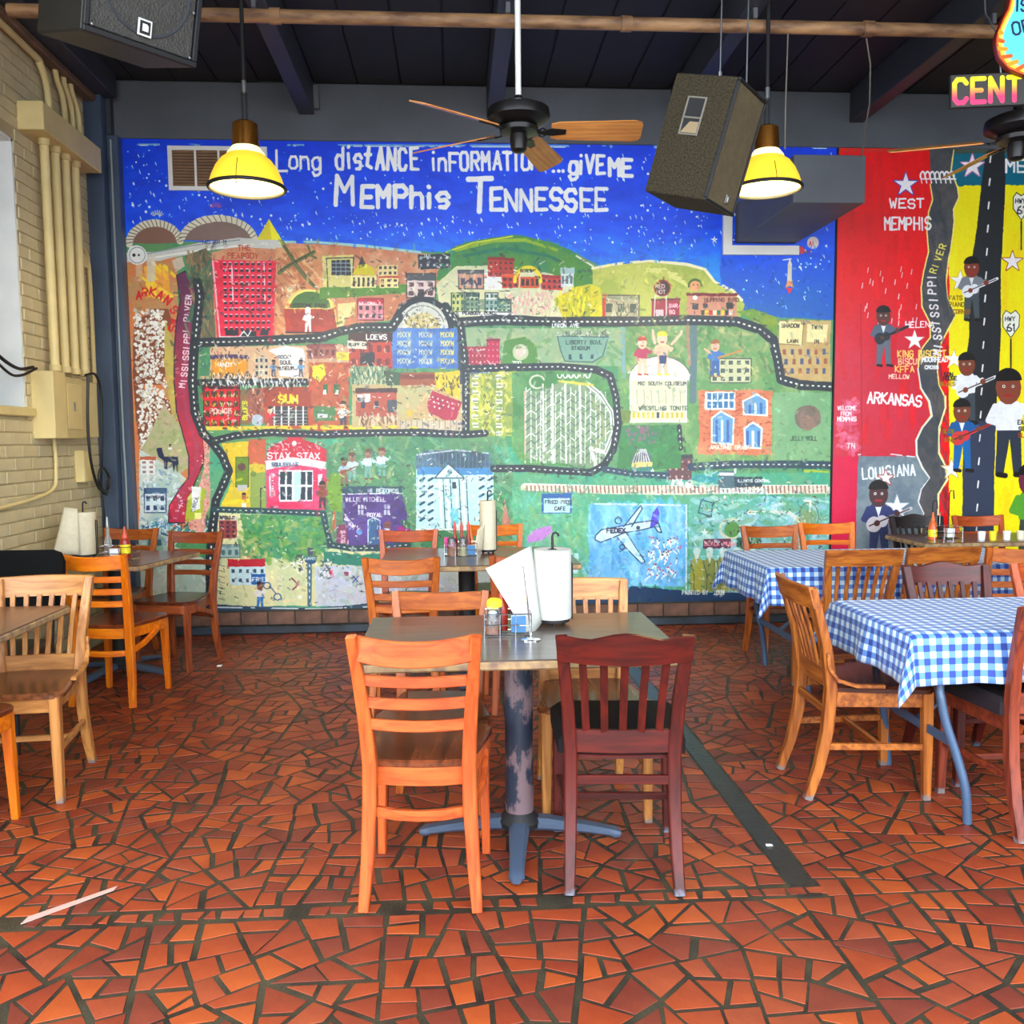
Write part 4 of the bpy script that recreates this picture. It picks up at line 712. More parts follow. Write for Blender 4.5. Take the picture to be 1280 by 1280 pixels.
    hwy = y7(1150, 100, 1160, 300, 1145, 640, 1130, 900, 1130, 1280)+y8(1120, 200, 1095, 500, 1090, 900, 1085, 1300, 1085, 1700, 890, 1700, 895, 900, 900, 500, 915, 150)+y7(935, 1280, 935, 1100, 945, 850, 985, 600, 1010, 350, 1040, 150)
    C.poly(hwy, (34, 36, 38), wob=.6); C.poly(y8(900, 520, 1095, 520, 1090, 1000, 1085, 1700, 890, 1700, 895, 900), (52, 60, 82), alpha=.8)
    for k in range(17): y = 195+29*k; C.line([(1237-k*1.1, y), (1236-k*1.1, y+8)], 2, (240, 240, 236))
    # lettering
    w = (250, 246, 246)
    C.text('WEST', 1111, 260, 11, w, 2.2, cw=8); C.text('MEMPHIS', 1105, 287, 15, w, 2.6, cw=6.4, adv=9); C.text('ARKANSAS', 1083, 503, 13, w, 2.4, cw=6.4, adv=8.7, ang=4); C.text('LOUISIANA', 1077, 598, 13, (236, 240, 244), 2.2, cw=5.6, adv=8.4, ang=-4); C.text('ME', 1256, 215, 15, w, 3, cw=10); C.text('HELENA', 1131, 409, 7, w, 1.3)
    C.text('KING BISCUIT', 1121, 446, 8, (246, 206, 110), 1.7, cw=4); C.text('BISCUIT', 1122, 455, 7, (244, 196, 150), 1.5, cw=3.6); C.text('KFFA', 1118, 465, 7.5, (246, 206, 110), 1.6, cw=4.4); C.text('MELLOW', 1110, 473, 5, (244, 226, 200), 1.3)
    for i, ch in enumerate('MISSISSIPPI'): C.text(ch, [1172, 1173, 1172, 1171, 1170, 1169, 1168, 1167, 1166, 1165, 1165][i]+3, 444-9.6*i, 10, (240, 232, 234), 2, ang=-84+(i-5)*-1, cw=5)
    for i, ch in enumerate('RIVER'): C.text(ch, 1168+3*i, 342-7.6*i, 8, (240, 226, 110), 1.6, ang=-72, cw=4.6)
    C.text('MOORHEAD', 1152, 452, 5.5, WH, 1.4, cw=2.8); C.text('CROSS', 1155, 461, 4, WH, 1.2)
    for k in range(7): C.line(C.arc(1152+6*k, 222, 3, 7, 0, 180), 2.2, w); C.line([(1149+6*k, 218), (1151+6*k, 229)], 1.8, w)
    C.line([(1150, 224), (1193, 224)], 2, w)
    for x, y, r, e in ((1131, 231, 15, (60, 70, 170)), (1214, 208, 15, (200, 120, 170)), (1264, 327, 13, (150, 60, 30)), (1199, 351, 13, (220, 190, 60)), (1142, 425, 13, (190, 60, 60)), (1191, 449, 12, (230, 200, 60)), (1188, 586, 13, (190, 170, 90)), (1106, 597, 10, (150, 70, 60)), (1120, 633, 15, (150, 170, 180)), (1330, 300, 16, (150, 60, 30)), (1350, 520, 14, (150, 60, 30))): C.star(x, y, r, w, e)
    for x, y in ((1275, 257), (1262, 404), (1380, 380)):
        C.line([(x, y+20), (x, y+55)], 2, BK); s = [(x-10, y-10), (x-6, y-16), (x, y-12), (x+6, y-16), (x+11, y-10), (x+10, y+4), (x, y+18), (x-10, y+4)]
        C.poly(s, (248, 246, 232), wob=.2); C.line(s+[s[0]], 1, BK); C.text('HWY', x-7, y-3, 5, BK, 1); C.text('61', x-5, y+10, 9, BK, 1.5)
    sk = (112, 60, 40)
    C.person(1103, 457, 72, (84, 50, 44), (236, 236, 240), (96, 104, 116), guitar=(40, 44, 50), suit=(84, 96, 112)); C.person(1213, 400, 76, (120, 56, 40), (226, 226, 226), (70, 76, 80), guitar=(236, 236, 240), suit=(120, 124, 130)); C.person(1207, 528, 84, sk, (240, 240, 240), (60, 66, 72), guitar=(236, 236, 236)); C.person(1201, 588, 86, sk, (230, 236, 240), (30, 96, 156), guitar=(196, 60, 60), suit=(30, 84, 140))
    C.person(1259, 594, 128, (126, 66, 48), (244, 244, 244), (44, 50, 62)); C.person(1097, 700, 96, (70, 44, 46), (230, 234, 240), (50, 56, 90), guitar=(206, 200, 206), suit=(52, 58, 100)); C.person(1286, 700, 116, (100, 40, 60), (226, 236, 226), (60, 70, 60), suit=(96, 176, 60)); C.person(1340, 470, 100, sk, (240, 200, 60), (60, 60, 90), guitar=(190, 70, 40)); C.person(1370, 650, 120, sk, (240, 240, 240), (50, 50, 60), suit=(120, 40, 60))
    C.text('FATS', 1185, 375, 5, (120, 100, 10), 1.2); C.text('PIANO', 1185, 383, 5, (120, 100, 10), 1.2); C.text('CORNER', 1190, 392, 5, (140, 90, 10), 1.1, cw=2.6); C.text('SON', 1179, 470, 4.4, BK, 1.1); C.text('HOUSE', 1178, 475, 4.6, BK, 1.1, cw=2.4); C.text('BLUES', 1174, 482, 4.4, (150, 120, 10), 1.1); C.text('SLIDE', 1177, 541, 4.6, (130, 110, 10), 1.1, cw=2.4); C.text('KING', 1180, 552, 5, (130, 110, 10), 1.1, cw=2.4)
    C.text('EAST', 1271, 530, 5, BK, 1.1, cw=2.6); C.text('SIDE', 1272, 538, 5, BK, 1.1, cw=2.6); C.text('BLUES', 1272, 546, 5, (150, 60, 20), 1.1, cw=2.6)
    return C.finish(.05)
def picture(name, label, cat, x0, x1, zz0, zz1, y, th, m, z_margin=0):
    mb = MB(); mb.box((x0, y, zz0), (x1, y+th, zz1)); me = mb.mesh(name); uv = me.uv_layers.new(name='UVMap')
    for p in me.polygons:
        for li in p.loop_indices:
            v = me.vertices[me.loops[li].vertex_index].co; uv.data[li].uv = ((v.x-x0)/(x1-x0), (v.z-zz0)/(zz1-zz0))
    return tag(put(name, me, m), label, cat)
picture('painted_city_mural', 'large folk-art city map mural with blue starry sky and white headline lettering', 'mural', MX0, MX1, MZ0, MZ1, WALL-.013, .011, image_mat('city_mural_paint', paint_city(), .38, .25))
picture('painted_blues_mural', 'red and yellow painted panel of guitar players beside a dark highway', 'mural', RX0, RX1, MZ0, MZ1+.02, WALL-.013, .011, image_mat('blues_mural_paint', paint_blues(), .38, .25))
# ------------------------------------------------------------------ the room
X0, X1, Y0, Y1, ZC = -2.62, 5.6, -1.2, 7.05, 4.13
rnd = random.Random(11)
def struct(name, mb, m, parent=None, label=None):
    o = mb.build(name, m, parent)
    if parent is None: o['kind'] = 'structure'
    if label: o['label'] = label
    return o
floor = struct('floor', MB().box((X0-.3, Y0, -.12), (X1, Y1+.1, -.0022)), M['grout'], label='dark grout bed of the broken red tile floor')
ceil = struct('ceiling', MB().box((X0-.3, .5, ZC), (X1, Y1+.1, ZC+.12)), M['ceil'], label='charcoal board ceiling between the rafters')
struct('wall_right', MB().box((X1, .2, 0), (X1+.15, Y1+.1, ZC+.12)), M['greydark'], label='unseen dark grey right wall, added to block light from the side')  # out of view; put in so daylight enters from the front only
struct('ground', MB().box((-14, -16, -.30), (16, Y0, -.12)), mat('pavement', (150, 146, 138), .8, var=.1, vscale=2), label='unseen pale pavement outside the open front, added to block light from below')  # out of view; put in to cut the world light rising from below
struct('wall_back', MB().box((X0-.3, WALL, 0), (X1, Y1+.1, ZC)), M['greydark'], label='back wall that carries the murals')
# left wall with the window opening y 4.75-5.66, z 1.68-3.30
WY0, WY1, WZ0, WZ1 = 4.55, 5.65, 1.69, 3.29
wl = MB()
for a, b in (((X0-.3, 2.6, 0), (X0, WY0, ZC)), ((X0-.3, WY1, 0), (X0, WALL, ZC)), ((X0-.3, WY0, 0), (X0, WY1, WZ0)), ((X0-.3, WY0, WZ1), (X0, WY1, ZC))): wl.box(a, b)
wall_left = struct('wall_left', wl, M['mortar'], label='cream painted brick wall on the left')
# bricks of the left wall: proud of the mortar, the 300 largest as single pieces
BL, BH, J = .205, .068, .008
cells = []
r = 0; z = .02
while z < 3.98:
    y = 4.72-(.107 if r % 2 else 0)
    while y < 6.72:
        a, b = max(y, 4.72), min(y+BL, 6.72)
        segs = [(a, b)]
        if WZ0-.075 < z+BH and z < WZ1:
            segs = [(c, d) for c, d in ((a, min(b, WY0)), (max(a, WY1), b)) if d-c > .03]
        for c, d in segs:
            if d-c > .03: cells.append((c, d, z))
        y += BL+J
    z += BH+J; r += 1
vis = [c for c in cells if c[0] > 5.0]; vis.sort(key=lambda c: (c[0]+c[1])/2-(.4 if 1.0 < c[2] < 3.9 else 0)); vis = [c for c in vis]
bm_cache = {}
def brickmesh(L, depth, h, nm):
    k = (round(L, 3), depth, h)
    if k not in bm_cache:
        t = MB(); t.cbox((0, 0, 0), (depth, L, h), .003); bm_cache[k] = t.mesh(nm)
    return bm_cache[k]
single = set(vis[:300])
rest = MB()
for c in cells:
    dx = rnd.uniform(.006, .010)
    if c in single: o = put('brick', brickmesh(c[1]-c[0], .012, BH, 'brick'), M['brickp'], wall_left); o.location = (X0-.012+dx, c[0], c[2])
    else: rest.box((X0-.003, c[0], c[2]), (X0+dx, c[1], c[2]+BH))
o = rest.build('brick', M['brickp'], wall_left); o['kind'] = 'stuff'
# ceiling seams: wide boards, and rafters
for i, x in enumerate((-2.3, -1.06, .33, 1.73, 3.13, 4.53)):
    if i: o = MB().cbox((x-.055, .5, ZC-.245), (x+.055, WALL-.02, ZC), .004).build('rafter', M['rafter'], ceil)
    for k in range(4):
        xs = x+.06+(1.28/4)*k if i else x-.3+.3*k
        o = MB().cbox((xs+.004, .5, ZC-.014), (xs+(.312 if i else .296), WALL-.02, ZC+.001), .003).build('ceiling_board', M['ceil'], ceil)
for x in (-1.06, 3.13): MB().cbox((x+.055, WALL-.06, ZC-.21), (x+.10, WALL-.02, ZC-.04), .004).build('rafter_bracket', M['steel'], ceil)
struct('trim_1', MB().cbox((X0+.16, WALL-.028, 3.70), (X1, WALL, ZC-.02), .004), M['grey'], label='wide grey fascia board above the murals')
# pilaster in the corner, in two planes
struct('trim_2', MB().cbox((X0, 6.72, 0), (X0+.13, WALL, ZC), .006), M['slate'], label='slate blue corner column')
struct('trim_3', MB().cbox((X0+.13, 6.80, 0), (MX0, WALL, 3.70), .006), M['slate'], label='narrow slate strip beside the mural')
struct('trim_4', MB().cbox((X0+.13, 6.80, 3.70), (X0+.165, WALL, ZC), .006), M['greydark'])
struct('trim_5', MB().cbox((X0, 1.2, 3.95), (X0+.22, 6.80, ZC-.002), .01), M['greydark'], label='dark steel beam along the top of the left wall')
struct('trim_6', MB().cbox((X0+.02, 1.2, 3.90), (X0+.10, 6.72, 3.95), .01), mat('old_brown_wood', (110, 84, 58), .6, var=.2))
struct('trim_7', MB().cbox((MX1+.003, WALL-.02, .17), (RX0-.003, WALL, 3.70), .002), M['black'], label='black joint between the two murals')
# low brick course under the murals with a dark kerb
base = struct('baseboard_back', MB().box((X0+.13, WALL-.03, 0), (X1, WALL, .172)), M['grout'], label='brown brick course under the murals')
bb = mat('base_brick', (120, 84, 66), .6, col2=(70, 52, 46), vscale=9, bump=.3); bk = MB(); x = X0+.14
while x < X1-.2:
    if x < 5.0: o = put('brick', brickmesh(.198, .012, .1, 'base_brick'), bb, base); o.rotation_euler = (0, 0, -math.pi/2); o.location = (x, WALL-.03, .062)
    x += .206
struct('trim_8', MB().cbox((X0+.13, WALL-.085, 0), (X1, WALL-.03, .058), .006), mat('kerb_paint', (58, 70, 84), .5, col2=(30, 34, 40), vscale=4), label='dark painted kerb at the foot of the back wall')
# ------------------------------------------------------------------ floor tiles (broken red quarry tile)
def cut(poly, px, py, nx, ny):
    A, B = [], []; n = len(poly)
    for i in range(n):
        p, q = poly[i], poly[(i+1) % n]; dp = (p[0]-px)*nx+(p[1]-py)*ny; dq = (q[0]-px)*nx+(q[1]-py)*ny
        (A if dp >= 0 else B).append(p)
        if dp*dq < 0:
            t = dp/(dp-dq); m = (p[0]+(q[0]-p[0])*t, p[1]+(q[1]-p[1])*t); A.append(m); B.append(m)
    return A, B
def area(p): return abs(sum(p[i][0]*p[(i+1) % len(p)][1]-p[(i+1) % len(p)][0]*p[i][1] for i in range(len(p))))/2
def cen(p): return sum(v[0] for v in p)/len(p), sum(v[1] for v in p)/len(p)
FB0, FB1 = 2.660, 2.740          # front band (y), left of the strip
SX0, SX1 = 1.075, 1.165          # dark strip (x), from the front band back to the wall
BB0, BB1 = 5.72, 5.75            # thin line near the left tables
tiles = []
def split(p, amax):
    if len(p) < 3: return
    A = area(p)
    if A < .0006: return
    if A < amax*rnd.uniform(.62, 1.25): tiles.append(p); return
    cx, cy = cen(p); mxx = sum((v[0]-cx)**2 for v in p); myy = sum((v[1]-cy)**2 for v in p); mxy = sum((v[0]-cx)*(v[1]-cy) for v in p)
    th = .5*math.atan2(2*mxy, mxx-myy)+rnd.uniform(-.20, .20); L = math.sqrt(A)
    a, b = cut(p, cx+rnd.uniform(-.10, .10)*L, cy+rnd.uniform(-.10, .10)*L, math.cos(th), math.sin(th)); split(a, amax); split(b, amax)
def zones():
    yield (X0, Y0, SX0, FB0), .0150; yield (SX0, Y0, X1, FB0), .0150
    yield (X0, FB1, SX0, BB0), .0130; yield (SX1, FB0, X1, WALL-.085), .0130; yield (X0, BB1, SX0, WALL-.085), .0130
for (x0, y0, x1, y1), am in zones():
    nx = max(1, round((x1-x0)/.40)); ny = max(1, round((y1-y0)/.40))
    P = [[(x0+(x1-x0)*(i+(rnd.uniform(-.34, .34) if 0 < i < nx else 0))/nx, y0+(y1-y0)*(j+(rnd.uniform(-.34, .34) if 0 < j < ny else 0))/ny) for j in range(ny+1)] for i in range(nx+1)]
    for i in range(nx):
        for j in range(ny): split([P[i][j], P[i+1][j], P[i+1][j+1], P[i][j+1]], am)
chips = []; x = X0                # row of chips in the front band
while x < SX1:
    w = rnd.uniform(.035, .085)
    if rnd.random() < .93: chips.append([(x, FB0+.016+rnd.uniform(0, .008)), (x+w, FB0+.014), (x+w+rnd.uniform(-.02, .015), FB1-.014), (x+rnd.uniform(-.01, .015), FB1-.016)])
    x += w+rnd.uniform(.004, .014)
def shrink(p, d):
    n = len(p); s = 0
    for i in range(n): s += p[i][0]*p[(i+1) % n][1]-p[(i+1) % n][0]*p[i][1]
    if s < 0: p = p[::-1]
    for i in range(n):
        a, b = p[i], p[(i+1) % n]
    out = list(p); src = list(p)
    for i in range(n):
        a, b = src[i], src[(i+1) % n]; L = math.hypot(b[0]-a[0], b[1]-a[1])
        if L < 1e-5: continue
        nx, ny = -(b[1]-a[1])/L, (b[0]-a[0])/L; dd = d*rnd.uniform(.4, 2.0)
        out, _ = cut(out, a[0]+nx*dd, a[1]+ny*dd, nx, ny)
        if len(out) < 3: return None
    q = []
    for v in out:
        if not q or math.hypot(v[0]-q[-1][0], v[1]-q[-1][1]) > .006: q.append(v)
    return q if len(q) > 2 and area(q) > .0005 else None
tm = [mat('red_tile', c, .42, col2=d, vscale=5, bump=.12, bscale=40, spec=.3) for c, d in (((152, 64, 32), (124, 48, 26)), ((136, 55, 32), (108, 42, 28)), ((166, 76, 34), (138, 58, 26)), ((122, 54, 38), (96, 40, 30)), ((150, 68, 40), (122, 50, 30)))]
tl = []
for n_, p in enumerate(tiles+chips):
    q = shrink(p, .0066 if n_ < len(tiles) else .003)
    if q: tl.append((q, cen(q)))
def seen(c):
    v = Vector((c[0], c[1], -CAMZ)); d = v.dot(_f)
    if d < .5: return 0
    X = 640+FPX*v.dot(CR)/d; Y = 640-FPX*v.dot(CU)/d
    return 1/d/d if -20 < X < 1300 and Y < 1310 else 0
tl.sort(key=lambda t: -seen(t[1])*area(t[0])/t[1][1]); restm = [MB() for _ in tm]
for k, (q, c) in enumerate(tl):
    i = rnd.choices(range(5), (5, 4, 3, 2, 3))[0]; tilt = Matrix.Translation((c[0], c[1], 0)) @ Matrix.Rotation(rnd.uniform(-.004, .004), 4, 'X') @ Matrix.Rotation(rnd.uniform(-.004, .004), 4, 'Y')
    loc = [(x-c[0], y-c[1]) for x, y in q]; zt = rnd.uniform(-.0006, .0006)
    if k < 300: o = MB().prism(loc, -.008, zt, .0006).build('tile', tm[i], floor); o.matrix_local = tilt
    else: restm[i].prism(loc, -.008, zt, .0006, M=tilt)
for i, mb in enumerate(restm): o = mb.build('tile', tm[i], floor); o['kind'] = 'stuff'
strip = MB().box((SX0+.004, FB0, -.008), (SX1-.004, WALL-.085, -.0005)).build('inlay_strip', mat('black_strip', (34, 36, 34), .35, var=.4, vscale=12, bump=.2), floor); strip['label'] = 'smooth black inlay strip in the tiled floor'
tag(MB().prism([(-.15, -.012), (.13, -.014), (.15, .004), (-.12, .016)], .001, .004)  .build('paper_scrap', mat('clear_plastic_strip', (196, 158, 146), .25)), 'torn translucent strip of paper lying on the tiles, lower left', 'litter').matrix_world = Matrix.Translation((-1.24, 2.80, 0)) @ Matrix.Rotation(.75, 4, 'Z')
tag(MB().prism([(-.012, -.006), (.012, -.008), (.013, .006), (-.01, .008)], .001, .003).build('paper_scrap', M['white']), 'small white scrap lying on the black floor strip', 'litter').location = (1.11, 3.02, 0)
tag(MB().prism([(-.016, -.012), (.012, -.014), (.015, .01), (-.01, .014)], .001, .008).build('paper_scrap', M['white']), 'small white crumb on the floor by the brown chair, far left', 'litter').location = (-1.56, 5.84, 0)

# ------------------------------------------------------------------ window, conduits and boxes on the left wall
win = bpy.data.objects.new('window_1', None); link(win); win['kind'] = 'structure'; win['label'] = 'deep white window recess in the left brick wall'
j = MB(); j.box((X0-.19, WY1-.02, WZ0), (X0+.004, WY1, WZ1)); j.box((X0-.19, WY0, WZ1-.02), (X0+.004, WY1, WZ1)); j.build('window_jamb', M['white'], win)
MB().cbox((X0-.19, WY0-.04, WZ0-.055), (X0+.035, WY1+.06, WZ0), .006).build('window_sill', M['cream'], win)
fr = MB()
for a, b in (((-.05, 0, 0), (0, .05, 1.58)), ((-.05, 1.0, 0), (0, 1.06, 1.58)), ((-.05, 0, 0), (0, 1.06, .05)), ((-.05, 0, 1.53), (0, 1.06, 1.58)), ((-.04, 0, .76), (0, 1.06, .80))): fr.cbox(a, b, .004, Matrix.Translation((X0-.165, WY0, WZ0)))
fr.build('window_frame', M['black'], win)
MB().box((X0-.20, WY0, WZ0), (X0-.194, WY1, WZ1)).build('window_pane', mat('dark_glass', (30, 34, 40), .08, spec=.8), win)
xw = X0
t = tag(MB().cbox((xw, 5.72, 3.37), (xw+.16, 6.61, 3.54), .005).build('cable_trunking', M['cream']), 'long cream box trunking high on the left wall above the pipes', 'trunking')
for i, y in enumerate((5.90, 6.05, 6.20, 6.35)):
    g = thing('conduit_pipe', ['thick cream conduit pipe nearest the window', 'second cream conduit pipe from the window', 'third cream conduit pipe from the window', 'cream conduit pipe nearest the corner column'][i], 'pipe', (xw+.08, y, 0), 0, 'cream conduits on the left wall')
    MB().tube([(0, 0, 1.93), (0, 0, 3.37)], .028, 12).build('pipe', M['cream'], g, True)
    for zz in (1.93, 3.33): MB().tube([(0, 0, zz), (0, 0, zz+.04)], .037, 12).build('coupling', M['cream2'], g, True)
for i, (y, tx) in enumerate(((6.06, 'cream conduit curving up to the ceiling from the front of the box trunking'), (6.30, 'first of three thin cream conduits rising behind the box trunking'), (6.42, 'middle of three thin cream conduits rising behind the box trunking'), (6.53, 'last of three thin cream conduits rising behind the box trunking'))):
    pts = [(xw+.05, y, 3.54), (xw+.05, y, 3.68), (xw+.05, y-.03, 3.78), (xw+.05, y-.10, 3.85)]+([(xw+.05, y-.2, 3.875), (xw+.05, y-1.2, 3.885)] if i == 0 else [(xw+.05, y-.12, 3.92)])
    tag(MB().tube(smooth(pts), .019 if i else .022, 10).build('thin_conduit', M['cream'], None, True), tx, 'pipe')
tag(MB().tube(smooth([(xw+.04, 6.40, 3.3), (xw+.04, 6.40, 3.0), (xw+.04, 6.46, 2.86), (xw+.04, 6.58, 2.8), (xw+.04, 6.62, 2.6), (xw+.04, 6.62, 1.9)]), .015, 8).build('thin_conduit', M['cream2'], None, True), 'thin bent conduit running down beside the corner column', 'pipe')
pn = thing('electrical_panel', 'flat cream electrical panel under the conduit pipes', 'electrical box', (xw, 0, 0))
MB().cbox((0, 5.72, 1.50), (.14, 5.90, 1.92), .004).build('panel_box', M['cream'], pn); MB().cbox((0, 5.92, 1.50), (.12, 6.20, 1.90), .004).build('panel_box', M['cream2'], pn); MB().cbox((0, 6.22, 1.51), (.10, 6.50, 1.89), .004).build('panel_box', M['cream'], pn)
MB().cbox((.12, 5.95, 1.56), (.128, 6.17, 1.86), .003).build('panel_door', M['cream'], pn); MB().cbox((.128, 6.03, 1.68), (.136, 6.05, 1.74), .002).build('latch', M['steel'], pn)
sb = tag(MB().cbox((xw, 6.30, 1.20), (xw+.07, 6.44, 1.42), .006).build('socket_box', M['cream']), 'small cream socket box below the electrical panel', 'electrical box')
tag(MB().cbox((xw, 6.42, 2.70), (xw+.06, 6.56, 2.79), .006).build('junction_box', M['cream']), 'tiny cream junction box beside the corner column', 'electrical box')
tag(MB().tube(smooth([(xw+.03, 5.95, 1.5), (xw+.03, 5.95, 1.28), (xw+.03, 5.88, 1.17), (xw+.03, 5.5, 1.12), (xw+.03, 4.9, 1.09)]), .012, 8).build('thin_conduit', M['cream'], None, True), 'thin conduit bending left below the electrical panel', 'pipe')
tag(MB().tube(smooth([(xw+.17, 6.18, 1.92), (xw+.15, 6.19, 1.6), (xw+.14, 6.24, 1.34), (xw+.12, 6.40, 1.16), (xw+.12, 6.55, 1.13), (xw+.12, 6.6, 1.22), (xw+.11, 6.5, 1.3), (xw+.10, 6.46, 1.2), (xw+.10, 6.58, 1.1), (xw+.10, 6.62, 1.2)]), .010, 8).build('cable', M['cable'], None, True), 'black cable looping down over the electrical panel', 'cable')
tag(MB().tube(smooth([(xw+.13, 6.24, 1.93), (xw+.15, 6.36, 1.94), (xw+.15, 6.44, 1.8), (xw+.13, 6.46, 1.4), (xw+.1, 6.5, 1.2), (xw+.1, 6.52, .9), (xw+.05, 6.6, .5), (xw+.04, 6.62, .1)]), .009, 8).build('cable', M['cable'], None, True), 'black cable hanging straight down the corner column to the floor', 'cable')
tag(MB().tube(smooth([(xw+.01, 4.8, 2.3), (xw+.05, 5.0, 2.12), (xw+.06, 5.2, 1.98), (xw+.07, 5.42, 1.91), (xw+.08, 5.60, 1.93)]), .010, 8).build('cable', M['cable'], None, True), 'black cable sagging across the window recess, upper of two', 'cable')
tag(MB().tube(smooth([(xw+.01, 4.8, 2.22), (xw+.05, 5.05, 2.02), (xw+.07, 5.3, 1.88), (xw+.08, 5.44, 1.87), (xw+.09, 5.62, 1.925)]), .008, 8).build('cable', M['cable'], None, True), 'black cable sagging across the window recess, lower of two', 'cable')
tag(MB().tube([(-2.455, 6.785, 3.66), (-2.455, 6.785, 1.5), (-2.45, 6.785, 1.2), (-2.455, 6.785, .1)], .007, 6).build('thin_conduit', mat('pale_cable', (150, 156, 150), .5), None, True), 'thin pale cable running down the strip beside the mural', 'cable')

# ------------------------------------------------------------------ vent, duct, bus pipe
vt = thing('wall_vent', 'white framed air vent with brown slatted panes, top left of the mural', 'vent', (-2.08, WALL-.012, 3.33))
f = MB()
for a, b in (((0, -.02, 0), (.72, 0, .03)), ((0, -.02, .29), (.72, 0, .32)), ((0, -.02, .03), (.03, 0, .29)), ((.69, -.02, .03), (.72, 0, .29)), ((.19, -.018, .03), (.205, 0, .29)), ((.36, -.018, .03), (.375, 0, .29)), ((.53, -.018, .03), (.545, 0, .29))): f.box(a, b)
f.build('frame', M['white'], vt); MB().box((.02, -.004, .02), (.70, -.001, .30)).build('backing', M['black'], vt)
vb = mat('vent_brown', (128, 92, 60), .5, var=.2)
for k in range(12): MB().box((.03, -.011, .035+k*.0215), (.69, -.008, .051+k*.0215)).build('slat', vb, vt)
du = thing('air_duct', 'grey box duct coming out of the white framed opening in the mural', 'duct', (2.19, 5.70, 2.97))
MB().cbox((0, 0, 0), (.475, 1.186, .30), .004).build('duct_body', M['grey'], du)
f = MB()
for a, b in (((-.10, 1.155, -.09), (.50, 1.186, -.02)), ((-.10, 1.155, -.02), (-.03, 1.186, .40)), ((-.10, 1.155, .40), (.50, 1.186, .46))): f.box(a, b)
o = f.build('frame', M['white'], du); o['label'] = 'white painted frame around the duct'
bp = thing('ceiling_pipe', 'rusty brown pipe crossing the room under the rafters', 'pipe', (0, 5.15, 3.80))
MB().tube([(X0+.25, 0, 0), (X1, 0, 0)], .036, 14).build('pipe', M['rust'], bp, True)
for x in (-.95, 1.0, 2.4): MB().tube([(x-.03, 0, 0), (x+.03, 0, 0)], .043, 14).build('coupling', M['rust'], bp, True)
for x in (-1.06, .33, 1.73, 3.13): MB().box((x-.012, -.04, .03), (x+.012, .04, .09)).build('pipe_strap', M['steel'], bp)
# ------------------------------------------------------------------ chairs
def at(x, y, Y):                                 # a point on the plane y = Y, read off the survey sketch
    d = _f + CR*((x-640)/FPX) + CU*((640-y)/FPX); t = Y/d.y; return Vector((d.x*t, Y, CAMZ+d.z*t))
WD = {}
for n, c1, c2, seat in (('orange', (192, 90, 38), (156, 62, 24), (112, 56, 30)), ('amber', (222, 122, 8), (196, 88, 6), (120, 52, 24)), ('honey', (180, 96, 34), (142, 66, 22), (110, 62, 40)),
                        ('brown', (158, 78, 36), (116, 50, 26), (104, 46, 28)), ('pale', (194, 134, 70), (152, 94, 46), (128, 74, 42)), ('oak', (176, 102, 38), (122, 60, 22), (80, 38, 24)),
                        ('cherry', (84, 20, 11), (56, 14, 10), (14, 13, 14)), ('redbrown', (132, 54, 30), (92, 34, 22), (36, 30, 34)), ('ebony', (34, 22, 20), (16, 12, 12), (14, 12, 12))):
    wr = (92, 92, 104) if n == 'cherry' else (112, 108, 108)
    WD[n] = (wood(n+'_upright', c1, c2, axis='z', worn=wr if n in ('pale', 'cherry', 'oak', 'redbrown') else None, wz=.045), wood(n+'_rail', c1, c2, axis='x'), wood(n+'_seat', seat, tuple(int(v*.65) for v in seat), .22, 'y', .7) if n not in ('cherry', 'redbrown') else mat(n+'_vinyl', seat, .7, var=.1, spec=.2))
CM = {}
def part(key, name, fn, m, parent, smooth=30, label=None):
    if key not in CM: CM[key] = fn().mesh(name, smooth)
    o = put(name, CM[key], m, parent)
    if label: o['label'] = label
    return o
def seatpoly(wr, wf, y0, y1, rr=.07, n=6):
    P = [(-wr, y0), (-wr*.5, y0-.012), (0, y0-.016), (wr*.5, y0-.012), (wr, y0)]
    for sx in (1, -1):
        pts = [(wf-rr+rr*math.cos(a), y1-rr+rr*math.sin(a)) for a in [math.pi/2*k/n for k in range(n+1)]]
        if sx == 1: P += [(wr+(wf-wr)*.55, (y0+y1)/2-.03)]+pts
        else: P += [(-x, y) for x, y in reversed(pts)]+[(-wr-(wf-wr)*.55, (y0+y1)/2-.03)]
    return P
